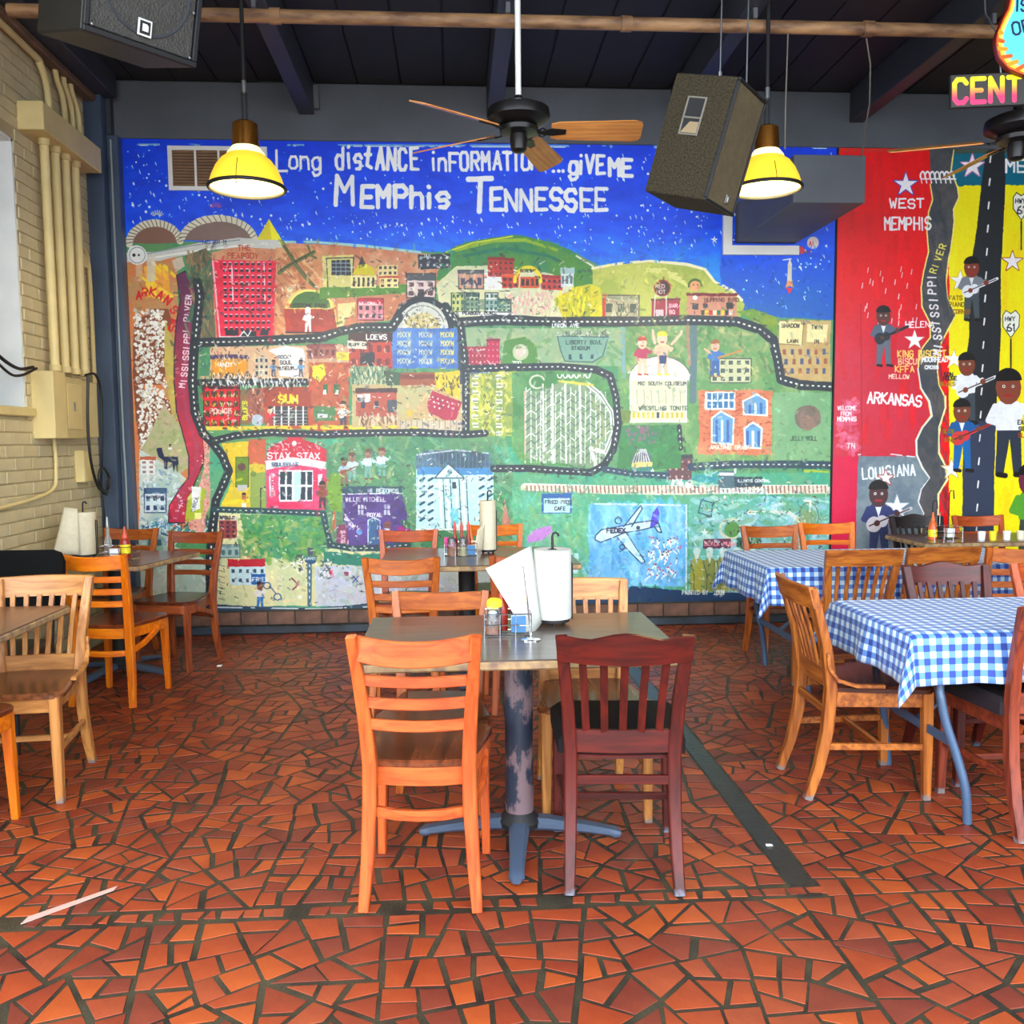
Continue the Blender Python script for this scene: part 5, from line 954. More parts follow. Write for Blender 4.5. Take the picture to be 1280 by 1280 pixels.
def ladder_chair(v, label, x, y, rot, group=None, slats=3):
    mz, mx, ms = WD[v]; t = thing('ladder_back_chair', label, 'chair', (x, y, 0), rot, group)
    for s in (-1, 1):
        part(('l', 'rear', s), 'leg', lambda: MB().beam([(s*.178, -.215, 0), (s*.166, -.19, .15), (s*.157, -.178, .33), (s*.155, -.178, .45), (s*.162, -.195, .58), (s*.174, -.225, .72), (s*.188, -.262, .862)], [.032, .040, .044, .044, .042, .038, .032], [.030, .036, .042, .042, .036, .030, .026], (1, 0, 0)), mz, t)
        part(('l', 'front', s), 'leg', lambda: MB().beam([(s*.186, .185, 0), (s*.180, .180, .25), (s*.176, .176, .432)], [.028, .036, .042], [.028, .036, .042]), mz, t)
    def bow(x, y, z, b, h, th, n=8, dz=0): return lambda: MB().beam([(-x+2*x*k/n, y-b*(1-(2*k/n-1)**2), z+dz*(2*k/n-1)**2) for k in range(n+1)], h, th, (0, 0, 1), .3)
    part(('l', 'crest'), 'crest_rail', bow(.176, -.247, .812, .040, .078, .018, dz=.012), mx, t)
    for i, z in enumerate((.722, .652, .582)[:slats]): part(('l', 'slat', i), 'slat', bow(.166-.004*i, -.222+.012*i, z, .034, .034, .015), mx, t)
    part(('l', 'seat'), 'seat', lambda: MB().prism(seatpoly(.150, .212, -.160, .215), .436, .456, .006), ms, t)
    def apron():
        P = seatpoly(.138, .196, -.150, .196, .06); m = MB()
        pts = [(p[0], p[1], .405) for p in P]; m.beam(pts+[pts[0], pts[1]], .058, .020, (0, 0, 1)); return m
    part(('l', 'apron'), 'apron', apron, mx, t)
    def hoop():
        P = [(-.150, -.172), (-.075, -.205), (0, -.215), (.075, -.205), (.150, -.172)]; R_ = [(.150, -.172), (.190, -.08), (.196, .04), (.180, .165)]
        return P, R_
    part(('l', 'st0'), 'stretcher', lambda: MB().beam([(a, b, .300) for a, b in hoop()[0]], .032, .018, (0, 0, 1)), mx, t)
    for s in (-1, 1): part(('l', 'st', s), 'stretcher', lambda: MB().beam([(s*a, b, .300+.04*k) for k, (a, b) in enumerate(hoop()[1])], .030, .018, (0, 0, 1)), mz, t)
    return t
def slat_chair(v, label, x, y, rot, group=None, n=6, wavy=False, cushion=False, brace=True, top=.87):
    mz, mx, ms = WD[v]; t = thing('slat_back_chair', label, 'chair', (x, y, 0), rot, group)
    for s in (-1, 1):
        part(('s', 'rear', s), 'leg', lambda: MB().beam([(s*.170, -.270, 0), (s*.166, -.225, .13), (s*.163, -.192, .28), (s*.163, -.180, .45), (s*.172, -.205, .62), (s*.192, -.272, .858)], [.032, .038, .040, .042, .040, .036], [.034, .040, .046, .046, .038, .028], (1, 0, 0)), mz, t)
        part(('s', 'front', s), 'leg', lambda: MB().beam([(s*.196, .205, 0), (s*.194, .203, .2), (s*.192, .200, .44)], [.030, .038, .042], [.030, .038, .042]), mz, t)
    def crest():
        m = MB(); N = 12; top_, bot = [], []
        for k in range(N+1):
            u = 2*k/N-1; X = .206*u; yy = -.262-.030*(1-u*u)
            zt = .866+(.012*math.exp(-(u/.28)**2)-.010*math.exp(-((abs(u)-.55)/.2)**2) if wavy else .004*(1-u*u))
            top_.append((X, yy-.022, zt)); bot.append((X, yy+.002, .778+(-.010*(1-u*u) if wavy else 0)))
        th = .010; V = []
        for (a, b) in zip(top_, bot): V.append([m.bm.verts.new((a[0], a[1]-th, a[2]-.003)), m.bm.verts.new((a[0], a[1], a[2])), m.bm.verts.new((a[0], a[1]+th, a[2]-.003)), m.bm.verts.new((b[0], b[1]+th, b[2])), m.bm.verts.new((b[0], b[1]-th, b[2]))])
        for A, B in zip(V, V[1:]):
            for k in range(5): m.bm.faces.new((A[k], A[(k+1) % 5], B[(k+1) % 5], B[k]))
        m.bm.faces.new(list(reversed(V[0]))); m.bm.faces.new(V[-1]); return m
    part(('s', 'crest', wavy), 'crest_rail', crest, mx, t)
    part(('s', 'rail'), 'lower_rail', lambda: MB().beam([(-.156, -.188, .490), (0, -.200, .490), (.156, -.188, .490)], .078, .018, (0, 0, 1)), mx, t)
    for k in range(n):
        u = (k+.5)/n*2-1+(.0); w = .020 if n > 5 else .024
        part(('s', 'slat', n, k), 'slat', lambda: MB().beam([(u*.142, -.190-.010*(1-u*u), .52), (u*.150, -.212-.022*(1-u*u), .65), (u*.160, -.252-.028*(1-u*u), .785)], w, .011, (1, 0, 0)), mz, t)
    if cushion:
        part(('s', 'seat_board'), 'seat', lambda: MB().prism(seatpoly(.165, .215, -.17, .215, .04), .425, .440, .004), mx, t)
        part(('s', 'cushion'), 'cushion', lambda: MB().prism(seatpoly(.200, .222, -.170, .222, .05), .440, .505, .02), ms, t, True)
    else: part(('s', 'seat'), 'seat', lambda: MB().prism(seatpoly(.165, .225, -.17, .225, .045), .436, .462, .009), ms, t)
    def apr():
        m = MB()
        for a, b in (((-.178, .190), (.178, .190)), ((-.158, -.165), (-.184, .190)), ((.158, -.165), (.184, .190))): m.beam([(a[0], a[1], .405), (b[0], b[1], .405)], .062, .018, (0, 0, 1))
        return m
    part(('s', 'apron'), 'apron', apr, mx, t)
    for s in (-1, 1):
        part(('s', 'side', s), 'stretcher', lambda: MB().beam([(s*.166, -.205, .215), (s*.193, .19, .215)], .026, .018, (0, 0, 1)), mx, t)
        if brace: part(('s', 'brace', s), 'hip_brace', lambda: MB().beam([(s*.188, -.205, .60), (s*.192, -.200, .54), (s*.196, -.165, .49), (s*.200, -.09, .468), (s*.204, .02, .466)], .022, .014, (1, 0, 0)), mx, t)
    part(('s', 'cross'), 'stretcher', lambda: MB().beam([(-.18, .02, .215), (.18, .02, .215)], .024, .018, (0, 0, 1)), mx, t)
    part(('s', 'back'), 'stretcher', lambda: MB().beam([(-.158, -.196, .36), (.158, -.196, .36)], .030, .016, (0, 0, 1)), mx, t)
    return t
ladder_chair('orange', 'orange ladder-back chair in the centre foreground, back to the viewer', -.107, 2.885, -5).scale = (1, 1, 1.022)
slat_chair('cherry', 'dark cherry slat-back chair with black cushion in the centre foreground', .552, 2.985, -5.5, n=5, wavy=True, cushion=True, brace=False).scale = (1.04, 1, .985)
ladder_chair('honey', 'honey wooden chair tucked under the far left side of the front centre table', -.085, 3.40, 176).scale = (1, 1, .975)
slat_chair('pale', 'pale slat-back chair at the far side of the front centre table, behind the paper roll', .525, 3.46, 180, brace=False)
ladder_chair('honey', 'honey ladder-back chair at the near left side of the rear centre table', -.275, 4.84, -2)
ladder_chair('brown', 'red-brown ladder-back chair behind the loose paper sheet, near right side of the rear centre table', .36, 4.86, 3)
ladder_chair('orange', 'orange wooden chair at the far left side of the rear centre table', -.33, 5.80, 178)
ladder_chair('amber', 'bright amber chair at the far right side of the rear centre table against the mural', .30, 6.10, 184)
slat_chair('pale', 'pale worn slat-back chair with glossy brown seat, cut by the left edge of the photo', -1.84, 3.83, 184, n=6)
ladder_chair('amber', 'amber chair mostly outside the lower left edge of the photo, one yellow leg showing', -1.925, 3.31, 0)
ladder_chair('amber', 'bright amber ladder-back chair at the near side of the left rear table', -1.945, 5.19, -9)
ladder_chair('brown', 'brown ladder-back chair turned sideways between the left rear table and the mural', -1.845, 5.93, 165)
ladder_chair('honey', 'wooden chair behind the ketchup bottle, in the corner by the blue column', -2.36, 6.22, 170)
slat_chair('oak', 'oak slat-back chair with curved arm braces at the left end of the front checkered table', 1.685, 3.57, -92).scale = (1, 1, 1.012)
slat_chair('redbrown', 'red-brown chair with black seat at the near side of the front checkered table, right edge', 2.180, 3.235, 1, n=5, cushion=True, brace=False)
slat_chair('cherry', 'dark cherry chair with wavy top rail at the far side of the front checkered table', 2.285, 3.70, 180, n=6, wavy=True, cushion=True, brace=False)
ladder_chair('orange', 'orange chair at the far side of the front checkered table, right edge of the photo', 2.80, 3.72, 178)
slat_chair('oak', 'oak slat-back chair, left of the two at the near side of the rear checkered table', 2.185, 4.84, -2)
slat_chair('oak', 'oak slat-back chair, second from left at the near side of the rear checkered table', 2.64, 4.90, 2, n=5)
ladder_chair('honey', 'honey ladder-back chair at the near right side of the rear checkered table, right photo edge', 3.075, 4.86, 0, slats=3)
ladder_chair('honey', 'honey wooden chair, left of the two behind the rear checkered table', 2.17, 5.72, 181)
ladder_chair('amber', 'amber wooden chair behind the rear checkered table against the red wall panel', 2.62, 5.86, 178)
slat_chair('ebony', 'black slat-back chair behind the sauce bottle near the painted highway', 3.50, 6.24, 180, n=6, wavy=True)
ladder_chair('orange', 'orange wooden chair in front of the yellow wall paint, far right', 3.99, 6.26, 180)
ck = thing('padded_chair', 'black padded chair with rounded back beside the cream brick wall', 'chair', (-2.27, 4.43, 0), 180)
MB().prism([(-.22, .60), (.22, .60), (.22, .86), (.20, .905), (.16, .92), (-.16, .92), (-.20, .905), (-.22, .86)], -.02, .03, .012, Matrix.Translation((0, -.22, 0)) @ Matrix.Rotation(math.radians(97), 4, 'X')).build('backrest', mat('black_vinyl', (10, 10, 11), .8, spec=.15), ck)
MB().prism(seatpoly(.2, .22, -.2, .22), .41, .47, .015).build('seat', mat('black_vinyl_seat', (18, 18, 20), .4), ck)
for s in (-1, 1):
    MB().tube([(s*.19, -.24, 0), (s*.19, -.2, .44), (s*.19, -.25, .75)], .012).build('leg', M['black'], ck, True); MB().tube([(s*.19, .2, 0), (s*.19, .18, .42)], .012).build('leg', M['black'], ck, True)

# ------------------------------------------------------------------ tables
lam = mat('brown_laminate', (88, 76, 68), .28, col2=(66, 54, 46), vscale=6, stretch=(1, 6, 1), spec=.5, coat=.3)
lam2 = mat('brown_laminate_worn', (104, 70, 56), .3, col2=(78, 52, 42), vscale=5, stretch=(6, 1, 1), coat=.3)
edge = mat('worn_edge', (176, 146, 96), .6, col2=(120, 92, 76), vscale=22)
def peel():
    m = mat('peeling_black_paint', (34, 42, 56), .4); nt = m.node_tree; b = nt.nodes['Principled BSDF']
    tc = nt.nodes.new('ShaderNodeTexCoord'); n = nt.nodes.new('ShaderNodeTexNoise'); n.inputs['Scale'].default_value = 7; n.inputs['Detail'].default_value = 8; n.inputs['Roughness'].default_value = .65
    mp = nt.nodes.new('ShaderNodeMapping'); mp.inputs['Scale'].default_value = (1, 1, .45); nt.links.new(tc.outputs['Object'], mp.inputs[0]); nt.links.new(mp.outputs[0], n.inputs['Vector'])
    r = nt.nodes.new('ShaderNodeValToRGB'); r.color_ramp.elements[0].position = .465; r.color_ramp.elements[0].color = srgb((32, 42, 58)); r.color_ramp.elements[1].position = .50; r.color_ramp.elements[1].color = srgb((112, 92, 96))
    nt.links.new(n.outputs[0], r.inputs[0]); nt.links.new(r.outputs[0], b.inputs['Base Color']); return m
PEEL = peel()
def cafe_table(label, x, y, w, d, rot=0, top=None, post=None, arot=-6, h=.75, post_xy=(0, 0), arm=.37):
    t = thing('cafe_table', label, 'table', (x, y, 0), rot)
    MB().cbox((-w/2+.004, -d/2+.004, h-.006), (w/2-.004, d/2-.004, h), .002).build('tabletop', top or lam, t)
    MB().cbox((-w/2, -d/2, h-.034), (w/2, d/2, h-.005), .006).build('edge_band', edge, t)
    px, py = post_xy
    MB().cbox((px-.18, py-.18, h-.046), (px+.18, py+.18, h-.034), .004).build('mounting_plate', M['black'], t)
    MB().tube([(px, py, .06), (px, py, h-.045)], .052, 24).build('post', post or PEEL, t, True)
    MB().lathe([(.075, .055), (.078, .075), (.060, .10), (.052, .11)], 20, (px, py, 0)).build('post_collar', M['black'], t, True)
    for k in range(4):
        a = math.radians(arot+90*k)
        c, s = math.cos(a), math.sin(a)
        MB().beam([(px+c*r_, py+s*r_, z) for r_, z in ((.0, .065), (.10, .062), (.25, .045), (.33, .032), (arm-.02, .026), (arm, .022))], [.075, .07, .055, .05, .055, .03], [.05, .045, .03, .026, .030, .018], (-s, c, 0), .5).build('base_arm', M['slate'], t, True)
    return t
cafe_table('brown laminate table in the centre foreground on a peeling black post', .211, 3.205, 1.11, .765, 0, arot=-6, post_xy=(.01, -.05))
cafe_table('brown table behind the centre one, set against the city mural', .135, 5.47, 1.18, .86, 0, post=M['black'], post_xy=(-.07, 0))
cafe_table('brown table cut by the left photo edge, before the pale slatted chair', -2.27, 3.62, 1.12, .78, 0, top=lam2, post=M['black'], arot=20, arm=.36)
cafe_table('small brown table in the left corner with ketchup and a paper roll', -2.14, 5.70, .76, .70, -14, top=lam2, post=M['black'])
cafe_table('bare brown table at the far right carrying a sauce bottle', 3.75, 6.02, 1.2, .56, 0, top=lam2, post=M['black'])
# gingham cloths on folding tables
def gingham(period):
    m = bpy.data.materials.new('blue_gingham'); m.use_nodes = True; nt = m.node_tree; N, L = nt.nodes, nt.links; b = N['Principled BSDF']
    uv = N.new('ShaderNodeUVMap'); uv.uv_map = 'UVMap'; sp = N.new('ShaderNodeSeparateXYZ'); L.new(uv.outputs[0], sp.inputs[0]); o = []
    for ax in (0, 1):
        a = N.new('ShaderNodeMath'); a.operation = 'MULTIPLY'; a.inputs[1].default_value = 1/period; L.new(sp.outputs[ax], a.inputs[0])
        f = N.new('ShaderNodeMath'); f.operation = 'FRACT'; L.new(a.outputs[0], f.inputs[0])
        g = N.new('ShaderNodeMath'); g.operation = 'GREATER_THAN'; g.inputs[1].default_value = .5; L.new(f.outputs[0], g.inputs[0]); o.append(g)
    s = N.new('ShaderNodeMath'); s.operation = 'ADD'; L.new(o[0].outputs[0], s.inputs[0]); L.new(o[1].outputs[0], s.inputs[1])
    h = N.new('ShaderNodeMath'); h.operation = 'MULTIPLY'; h.inputs[1].default_value = .5; L.new(s.outputs[0], h.inputs[0])
    r = N.new('ShaderNodeValToRGB'); r.color_ramp.interpolation = 'CONSTANT'; e = r.color_ramp.elements
    e[0].position = 0; e[0].color = srgb((200, 216, 224)); e[1].position = .25; e[1].color = srgb((86, 132, 198)); q = e.new(.75); q.color = srgb((22, 54, 140))
    L.new(h.outputs[0], r.inputs[0]); L.new(r.outputs[0], b.inputs['Base Color']); b.inputs['Roughness'].default_value = .6; b.inputs['Sheen Weight'].default_value = .2
    return m
GING = gingham(.049)
def cloth_table(lab_t, lab_c, x0, x1, y0, y1, h, hang, seed=1, sag=0):
    t = thing('folding_table', lab_t, 'table', ((x0+x1)/2, (y0+y1)/2, 0)); w, d = x1-x0, y1-y0
    MB().cbox((-w/2+.01, -d/2+.01, h-.04), (w/2-.01, d/2-.01, h-.006), .006).build('tabletop', M['steel'], t)
    lg = mat('blue_grey_tube', (70, 92, 120), .35, metal=.2)
    for sx in (-1, 1):
        X = sx*(w/2-.165)
        for sy in (-1, 1): MB().tube(smooth([(X, sy*(d/2-.10), h-.05), (X, sy*(d/2-.10), h-.22), (X-sx*.002, sy*(d/2-.09), h-.27), (X-sx*.018, sy*(d/2-.08), h-.36), (X-sx*.055, sy*(d/2-.06), .25), (X-sx*.080, sy*(d/2-.04), .13), (X-sx*.092, sy*(d/2-.04), .0)]), .017, 12).build('leg', lg, t, True)
        MB().beam([(X-sx*.045, -(d/2-.08), .30), (X-sx*.045, d/2-.08, .30)], .035, .012, (0, 0, 1)).build('cross_brace', lg, t)
        MB().beam([(X-sx*.045, 0, .30), (X-sx*.52, 0, h-.06)], .03, .012, (0, 1, 0)).build('folding_brace', lg, t)
    R = random.Random(seed); st = .03; nx = int((w+2*hang)/st)+1; ny = int((d+2*hang)/st)+1; bm = bmesh.new(); g = {}
    ph = [R.uniform(0, 6.28) for _ in range(6)]
    for i in range(nx+1):
        for j_ in range(ny+1):
            s = -w/2-hang+(w+2*hang)*i/nx; q = -d/2-hang+(d+2*hang)*j_/ny
            cx = min(max(s, -w/2), w/2); cy = min(max(q, -d/2), d/2); ox, oy = s-cx, q-cy; L = math.hypot(ox, oy)
            if L < 1e-6: p = (cx, cy, h+.0035)
            else:
                ux, uy = ox/L, oy/L; al = cx+cy; corner = min(abs(ox), abs(oy))/max(abs(ox), abs(oy), 1e-6)
                f = min(1, L/.08); wv = (math.sin(al*21+ph[0])+.6*math.sin(al*37+ph[1]))*.011*f*(L/hang)
                out = .006+.10*L+wv+corner*.06*f*(L/hang); dn = L*.985*(1-.06*corner)
                p = (cx+ux*out, cy+uy*out, h+.0035-dn)
            v = bm.verts.new(p); g[i, j_] = (v, (s, q))
    uvl = bm.loops.layers.uv.new('UVMap')
    for i in range(nx):
        for j_ in range(ny):
            k = [(i, j_), (i+1, j_), (i+1, j_+1), (i, j_+1)]; f = bm.faces.new([g[a][0] for a in k])
            for l, a in zip(f.loops, k): l[uvl].uv = g[a][1]
    me = bpy.data.meshes.new('tablecloth'); bm.to_mesh(me); bm.free(); me.polygons.foreach_set('use_smooth', [True]*len(me.polygons)); me.materials.append(None)
    o = put('tablecloth', me, GING); o.location = t.location; tag(o, lab_c, 'tablecloth')
    md = o.modifiers.new('thick', 'SOLIDIFY'); md.thickness = .002
    return t
cloth_table('folding table with blue-grey bent tube legs under the nearer checkered cloth', 'blue and white gingham tablecloth on the nearer right-hand table', 1.665, 3.45, 3.10, 3.80, .74, .19, 3)
cloth_table('folding table under the farther checkered cloth', 'blue and white gingham tablecloth on the farther right-hand table, below the red panel', 1.73, 3.42, 4.78, 5.56, .74, .21, 8)

# ------------------------------------------------------------------ things on the tables
paper = mat('paper_towel', (192, 192, 184), .8, var=.03, vscale=60, bump=.15, bscale=160)
paper2 = mat('kraft_towel', (206, 196, 170), .8, var=.05, vscale=40, bump=.15, bscale=140)
glass = mat('clear_glass', (236, 242, 240), .05, trans=.92)
def roll_holder(x, y, z, r, h, m, lr, lh):
    t = thing('paper_towel_holder', lh, 'holder', (x, y, z))
    MB().lathe([(r*.9, .012), (r*.92, .018), (r*.9, .024)], 24).build('base_plate', M['black'], t, True)
    for a in (30, 150, 270): MB().tube([(r*.7*math.cos(math.radians(a)), r*.7*math.sin(math.radians(a)), z_) for z_ in (0, .014)], .006, 8).build('foot', M['black'], t)
    MB().tube([(0, 0, .02), (0, 0, h+.05)]+[(.012*(1-math.cos(q))*1, 0, h+.05+.014*math.sin(q)) for q in (.8, 1.6, 2.4, 3.14)], .005, 8).build('rod', M['black'], t, True)
    MB().tube([(r*1.03, -.01, .02), (r*1.05, -.012, h*.8), (r*1.02, 0, h*.82), (r*1.05, .012, h*.8), (r*1.03, .01, .02)], .003, 6).build('side_wire', M['black'], t, True)
    ro = MB().lathe([(.02, .026), (r, .026), (r*1.01, .03), (r*1.01, h-.004), (r, h), (.02, h)], 36, closed=False).build('paper_towel_roll', m, None, True); ro.location = (x, y, z); tag(ro, lr, 'paper roll')
def sheet(pts, m, lab, bulge=.02):
    a, b, c, d = [Vector(p) for p in pts]; bm = MB(); N = 8; g = []
    for i in range(N+1):
        r_ = []
        for k in range(N+1):
            u, v = i/N, k/N; p = (a*(1-u)+b*u)*(1-v)+(d*(1-u)+c*u)*v; p = p+Vector((0, -1, 0))*bulge*math.sin(math.pi*u)*math.sin(math.pi*v*.8); r_.append(bm.bm.verts.new(p))
        g.append(r_)
    for i in range(N):
        for k in range(N): bm.bm.faces.new((g[i][k], g[i+1][k], g[i+1][k+1], g[i][k+1]))
    o = bm.build('paper_sheet', m, None, True); md = o.modifiers.new('thick', 'SOLIDIFY'); md.thickness = .0012; return tag(o, lab, 'paper')
roll_holder(.372, 3.385, .75, .072, .292, paper, 'white paper towel roll on the front centre table', 'black wire holder under the white paper towel roll, front centre table')
sheet([at(607, 711, 3.24), at(664, 682, 3.36), at(677, 779, 3.33), at(660, 797, 3.22)], paper, 'loose white paper towel sheet hanging like a flag beside the roll, front centre table')
st = thing('number_stand', 'slim chrome wire table stand with spiral top in front of the white sheet', 'stand', (.262, 3.115, .75))
MB().lathe([(.036, 0), (.036, .003), (.030, .006), (.006, .008)], 24).build('base_disc', M['chrome'], st, True)
MB().tube([(0, 0, .005), (-.010, 0, .14), (-.022, 0, .262)], .0028, 8).build('rod', M['chrome'], st, True)
MB().tube([(-.022+(.004+.0016*k)*math.cos(k*.7), 0, .276+(.004+.0016*k)*math.sin(k*.7)) for k in range(8)]+[(-.022+.016*math.cos(k*.5), 0, .276+.016*math.sin(k*.5)) for k in range(12)], .0013, 6).build('spiral_clip', M['chrome'], st, True)
def bottle(name, lab, x, y, z, prof, m, cap=None, capprof=None, lab_m=None, label_band=None, cat='bottle', fill=None):
    t = thing(name, lab, cat, (x, y, z)); MB().lathe(prof, 20).build('body', m, t, True)
    if capprof: MB().lathe(capprof, 16).build('cap', cap, t, True)
    if label_band: MB().lathe([(label_band[0], label_band[1]), (label_band[0], label_band[2])], 20, closed=False).build('label_band', lab_m, t, True)
    if fill: MB().lathe(fill[0], 16).build('contents', fill[1], t, True)
    return t
ylw = mat('yellow_plastic', (232, 214, 40), .4); red = mat('red_sauce', (150, 40, 26), .3, var=.1); redcap = mat('red_cap', (190, 70, 50), .4); spice = mat('chili_flakes', (176, 92, 50), .9, var=.4, vscale=90); parm = mat('grated_cheese', (206, 190, 140), .9, var=.2, vscale=80)
blu = mat('blue_packet', (70, 116, 160), .5, var=.1); pnk = mat('pink_packet', (222, 70, 150), .5); wht = mat('white_packet', (232, 234, 236), .5); yel = mat('yellow_packet', (226, 206, 90), .5)
def caddy(x, y, z, lab, w=.17, d=.11, h=.085, rot=0):
    t = thing('condiment_rack', lab, 'rack', (x, y, z), rot)
    for k, zz in enumerate((.006, .045, h)): MB().tube([(-w/2, -d/2, zz), (w/2, -d/2, zz), (w/2, d/2, zz), (-w/2, d/2, zz), (-w/2, -d/2, zz)], .0022, 6).build('rail', M['chrome'], t, True)
    for px in (-w/2, -w/6, w/6, w/2):
        for py in (-d/2, d/2): MB().tube([(px, py, 0), (px, py, h)], .002, 6).build('upright', M['chrome'], t)
    for k in range(5): MB().tube([(-w/2, -d/2+d*k/4, .006), (w/2, -d/2+d*k/4, .006)], .0018, 6).build('floor_wire', M['chrome'], t)
    MB().tube([(0, d/2, h), (0, d/2, h+.09), (.012, d/2, h+.10), (.02, d/2, h+.09)], .0025, 6).build('handle', M['chrome'], t, True)
    return t
packn = 0
def packets(x, y, z, cols, lab, n=6, rot=0):
    first = None
    for k in range(n):
        m = cols[k % len(cols)]; cn = m.name.split('_')[0]; o = put('sugar_packet', CM.setdefault('pk', MB().cbox((-.026, -.0022, 0), (.026, .0022, .062), .0008).mesh('sugar_packet')), m)
        o.location = (x, y-.022+.008*k, z+.006); o.rotation_euler = (.10, 0, math.radians(rot)); tag(o, f"{cn} {lab}, {('frontmost', 'second from front', 'third from front', 'fourth from front', 'fifth from front', 'rearmost')[k if k < n-1 else 5]}", 'packet', 'packets: '+lab)
caddy(.187, 3.215, .75, 'chrome wire condiment rack on the front centre table', rot=-3)
shaker = [(.026, 0), (.027, .004), (.027, .05), (.024, .062), (.022, .068)]
bottle('spice_shaker', 'glass shaker of orange chili flakes in the front rack, near corner', .132, 3.190, .757, shaker, glass, M['steel'], [(.023, .068), (.024, .084), (.018, .092), (.004, .094)], fill=([(.022, .003), (.022, .030)], spice), cat='shaker')
bottle('spice_shaker', 'taller shaker with a yellow lid at the back of the front rack', .140, 3.245, .757, [(.028, 0), (.028, .085), (.026, .092)], glass, ylw, [(.029, .092), (.029, .112), (.020, .122), (.004, .124)], fill=([(.024, .003), (.024, .05)], red), cat='shaker')
bottle('sauce_bottle', 'red tipped squeeze bottle rising behind the yellow lid, front rack', .168, 3.262, .757, [(.022, 0), (.023, .07), (.018, .105), (.010, .122)], red, redcap, [(.010, .122), (.009, .134), (.004, .148)])
packets(.225, 3.205, .757, (blu, wht, blu), 'sugar packet in the front rack', 5)
# rear centre table
caddy(.03, 5.47, .75, 'wire condiment rack on the rear centre table', .20, .12)
for i, (dx, c, lb) in enumerate(((-.055, spice, 'glass shaker with orange spice in the rear centre rack'), (.015, parm, 'glass shaker of grated cheese in the rear centre rack'))):
    bottle('spice_shaker', lb, .03+dx, 5.43, .757, [(p[0]*1.1, p[1]*1.3) for p in shaker], glass, M['steel'], [(.026, .088), (.027, .108), (.006, .120)], fill=([(.024, .003), (.024, .055)], c), cat='shaker')
for k in range(3): bottle('sauce_bottle', ('red-brown sauce bottle with a dropper top, left of three in the rear centre rack', 'middle red-brown sauce bottle of three in the rear centre rack', 'right red-brown sauce bottle of three in the rear centre rack')[k], -.005+.042*k, 5.51, .757, [(.017, 0), (.018, .09), (.009, .12), (.009, .15)], red, redcap, [(.010, .15), (.010, .17), (.004, .205)])
packets(.092, 5.44, .757, (blu, yel, wht), 'sweetener packet in the rear centre rack', 4); packets(-.045, 5.50, .80, (pnk,), 'sweetener packet beside the left shaker, rear rack', 3)
roll_holder(.205, 5.60, .75, .052, .335, paper2, 'tall beige paper towel roll on the rear centre table', 'black wire holder under the beige roll, rear centre table')
sheet([at(597, 662, 5.50), at(606, 655, 5.55), at(603, 688, 5.54), at(592, 689, 5.48)], paper2, 'torn beige towel end hanging beside the tall roll, rear centre table', .01)
# left corner table
roll_holder(-2.33, 5.70, .75, .075, .29, paper2, 'beige paper towel roll on the left corner table', 'black wire holder under the beige roll, left corner table')
sheet([at(80, 634, 5.62), at(97, 636, 5.62), at(100, 693, 5.60), at(66, 692, 5.56)], paper2, 'beige towel sheet draped down the front of the roll, left corner table', .02)
caddy(-2.07, 5.56, .75, 'wire condiment rack on the left corner table', .21, .12)
bottle('ketchup_bottle', 'red ketchup squeeze bottle with yellow label on the left corner table', -2.03, 5.56, .757, [(.028, 0), (.030, .02), (.030, .10), (.024, .125), (.014, .135)], red, redcap, [(.022, .128), (.012, .165), (.005, .20)], ylw, (.0308, .03, .09))
bottle('oil_bottle', 'clear glass bottle with a metal pourer on the left corner table', -2.135, 5.57, .757, [(.022, 0), (.023, .11), (.010, .15), (.010, .20)], glass, M['steel'], [(.011, .20), (.010, .22), (.005, .26)])
packets(-2.085, 5.55, .757, (wht, blu, pnk), 'sugar packet in the left corner rack', 4)
# far right table
bottle('sauce_bottle', 'orange-tipped sauce bottle on the far right table', 3.32, 5.95, .75, [(.028, 0), (.030, .08), (.020, .12), (.012, .13)], mat('orange_sauce', (214, 96, 40), .35), mat('orange_cap', (226, 104, 44), .4), [(.014, .13), (.008, .17), (.004, .19)], ylw, (.0305, .02, .07))
caddy(3.42, 5.98, .75, 'wire condiment rack on the far right table', .2, .12); packets(3.45, 5.97, .757, (wht, yel, blu), 'sweetener packet on the far right table', 4)
for i, (x, hh, lb) in enumerate(((3.40, .24, 'shorter black wire hook stand on the far right table'), (3.52, .31, 'taller black wire hook stand on the far right table'))):
    s_ = thing('wire_stand', lb, 'stand', (x, 6.10, .75)); MB().lathe([(.04, 0), (.04, .004)], 16).build('base_disc', M['black'], s_); MB().tube([(0, 0, 0), (0, 0, hh), (.01, 0, hh+.02), (.03, 0, hh+.02), (.035, 0, hh-.04)], .004, 6).build('rod', M['black'], s_, True)
for i, (x, c) in enumerate(((3.62, wht), (3.70, ylw), (3.80, wht), (3.90, mat('cup_cream', (226, 220, 190), .5)))):
    tag(MB().lathe([(.022, 0), (.026, .06), (.024, .06), (.020, .004)], 16, (x, 5.86, .75)).build('cup', c, None, True), ('first small white cup beside the rack, far right table', 'small yellow cup on the far right table', 'second small white cup, right of the yellow one, far right table', 'cream cup at the right end of the far right table')[i], 'cup')
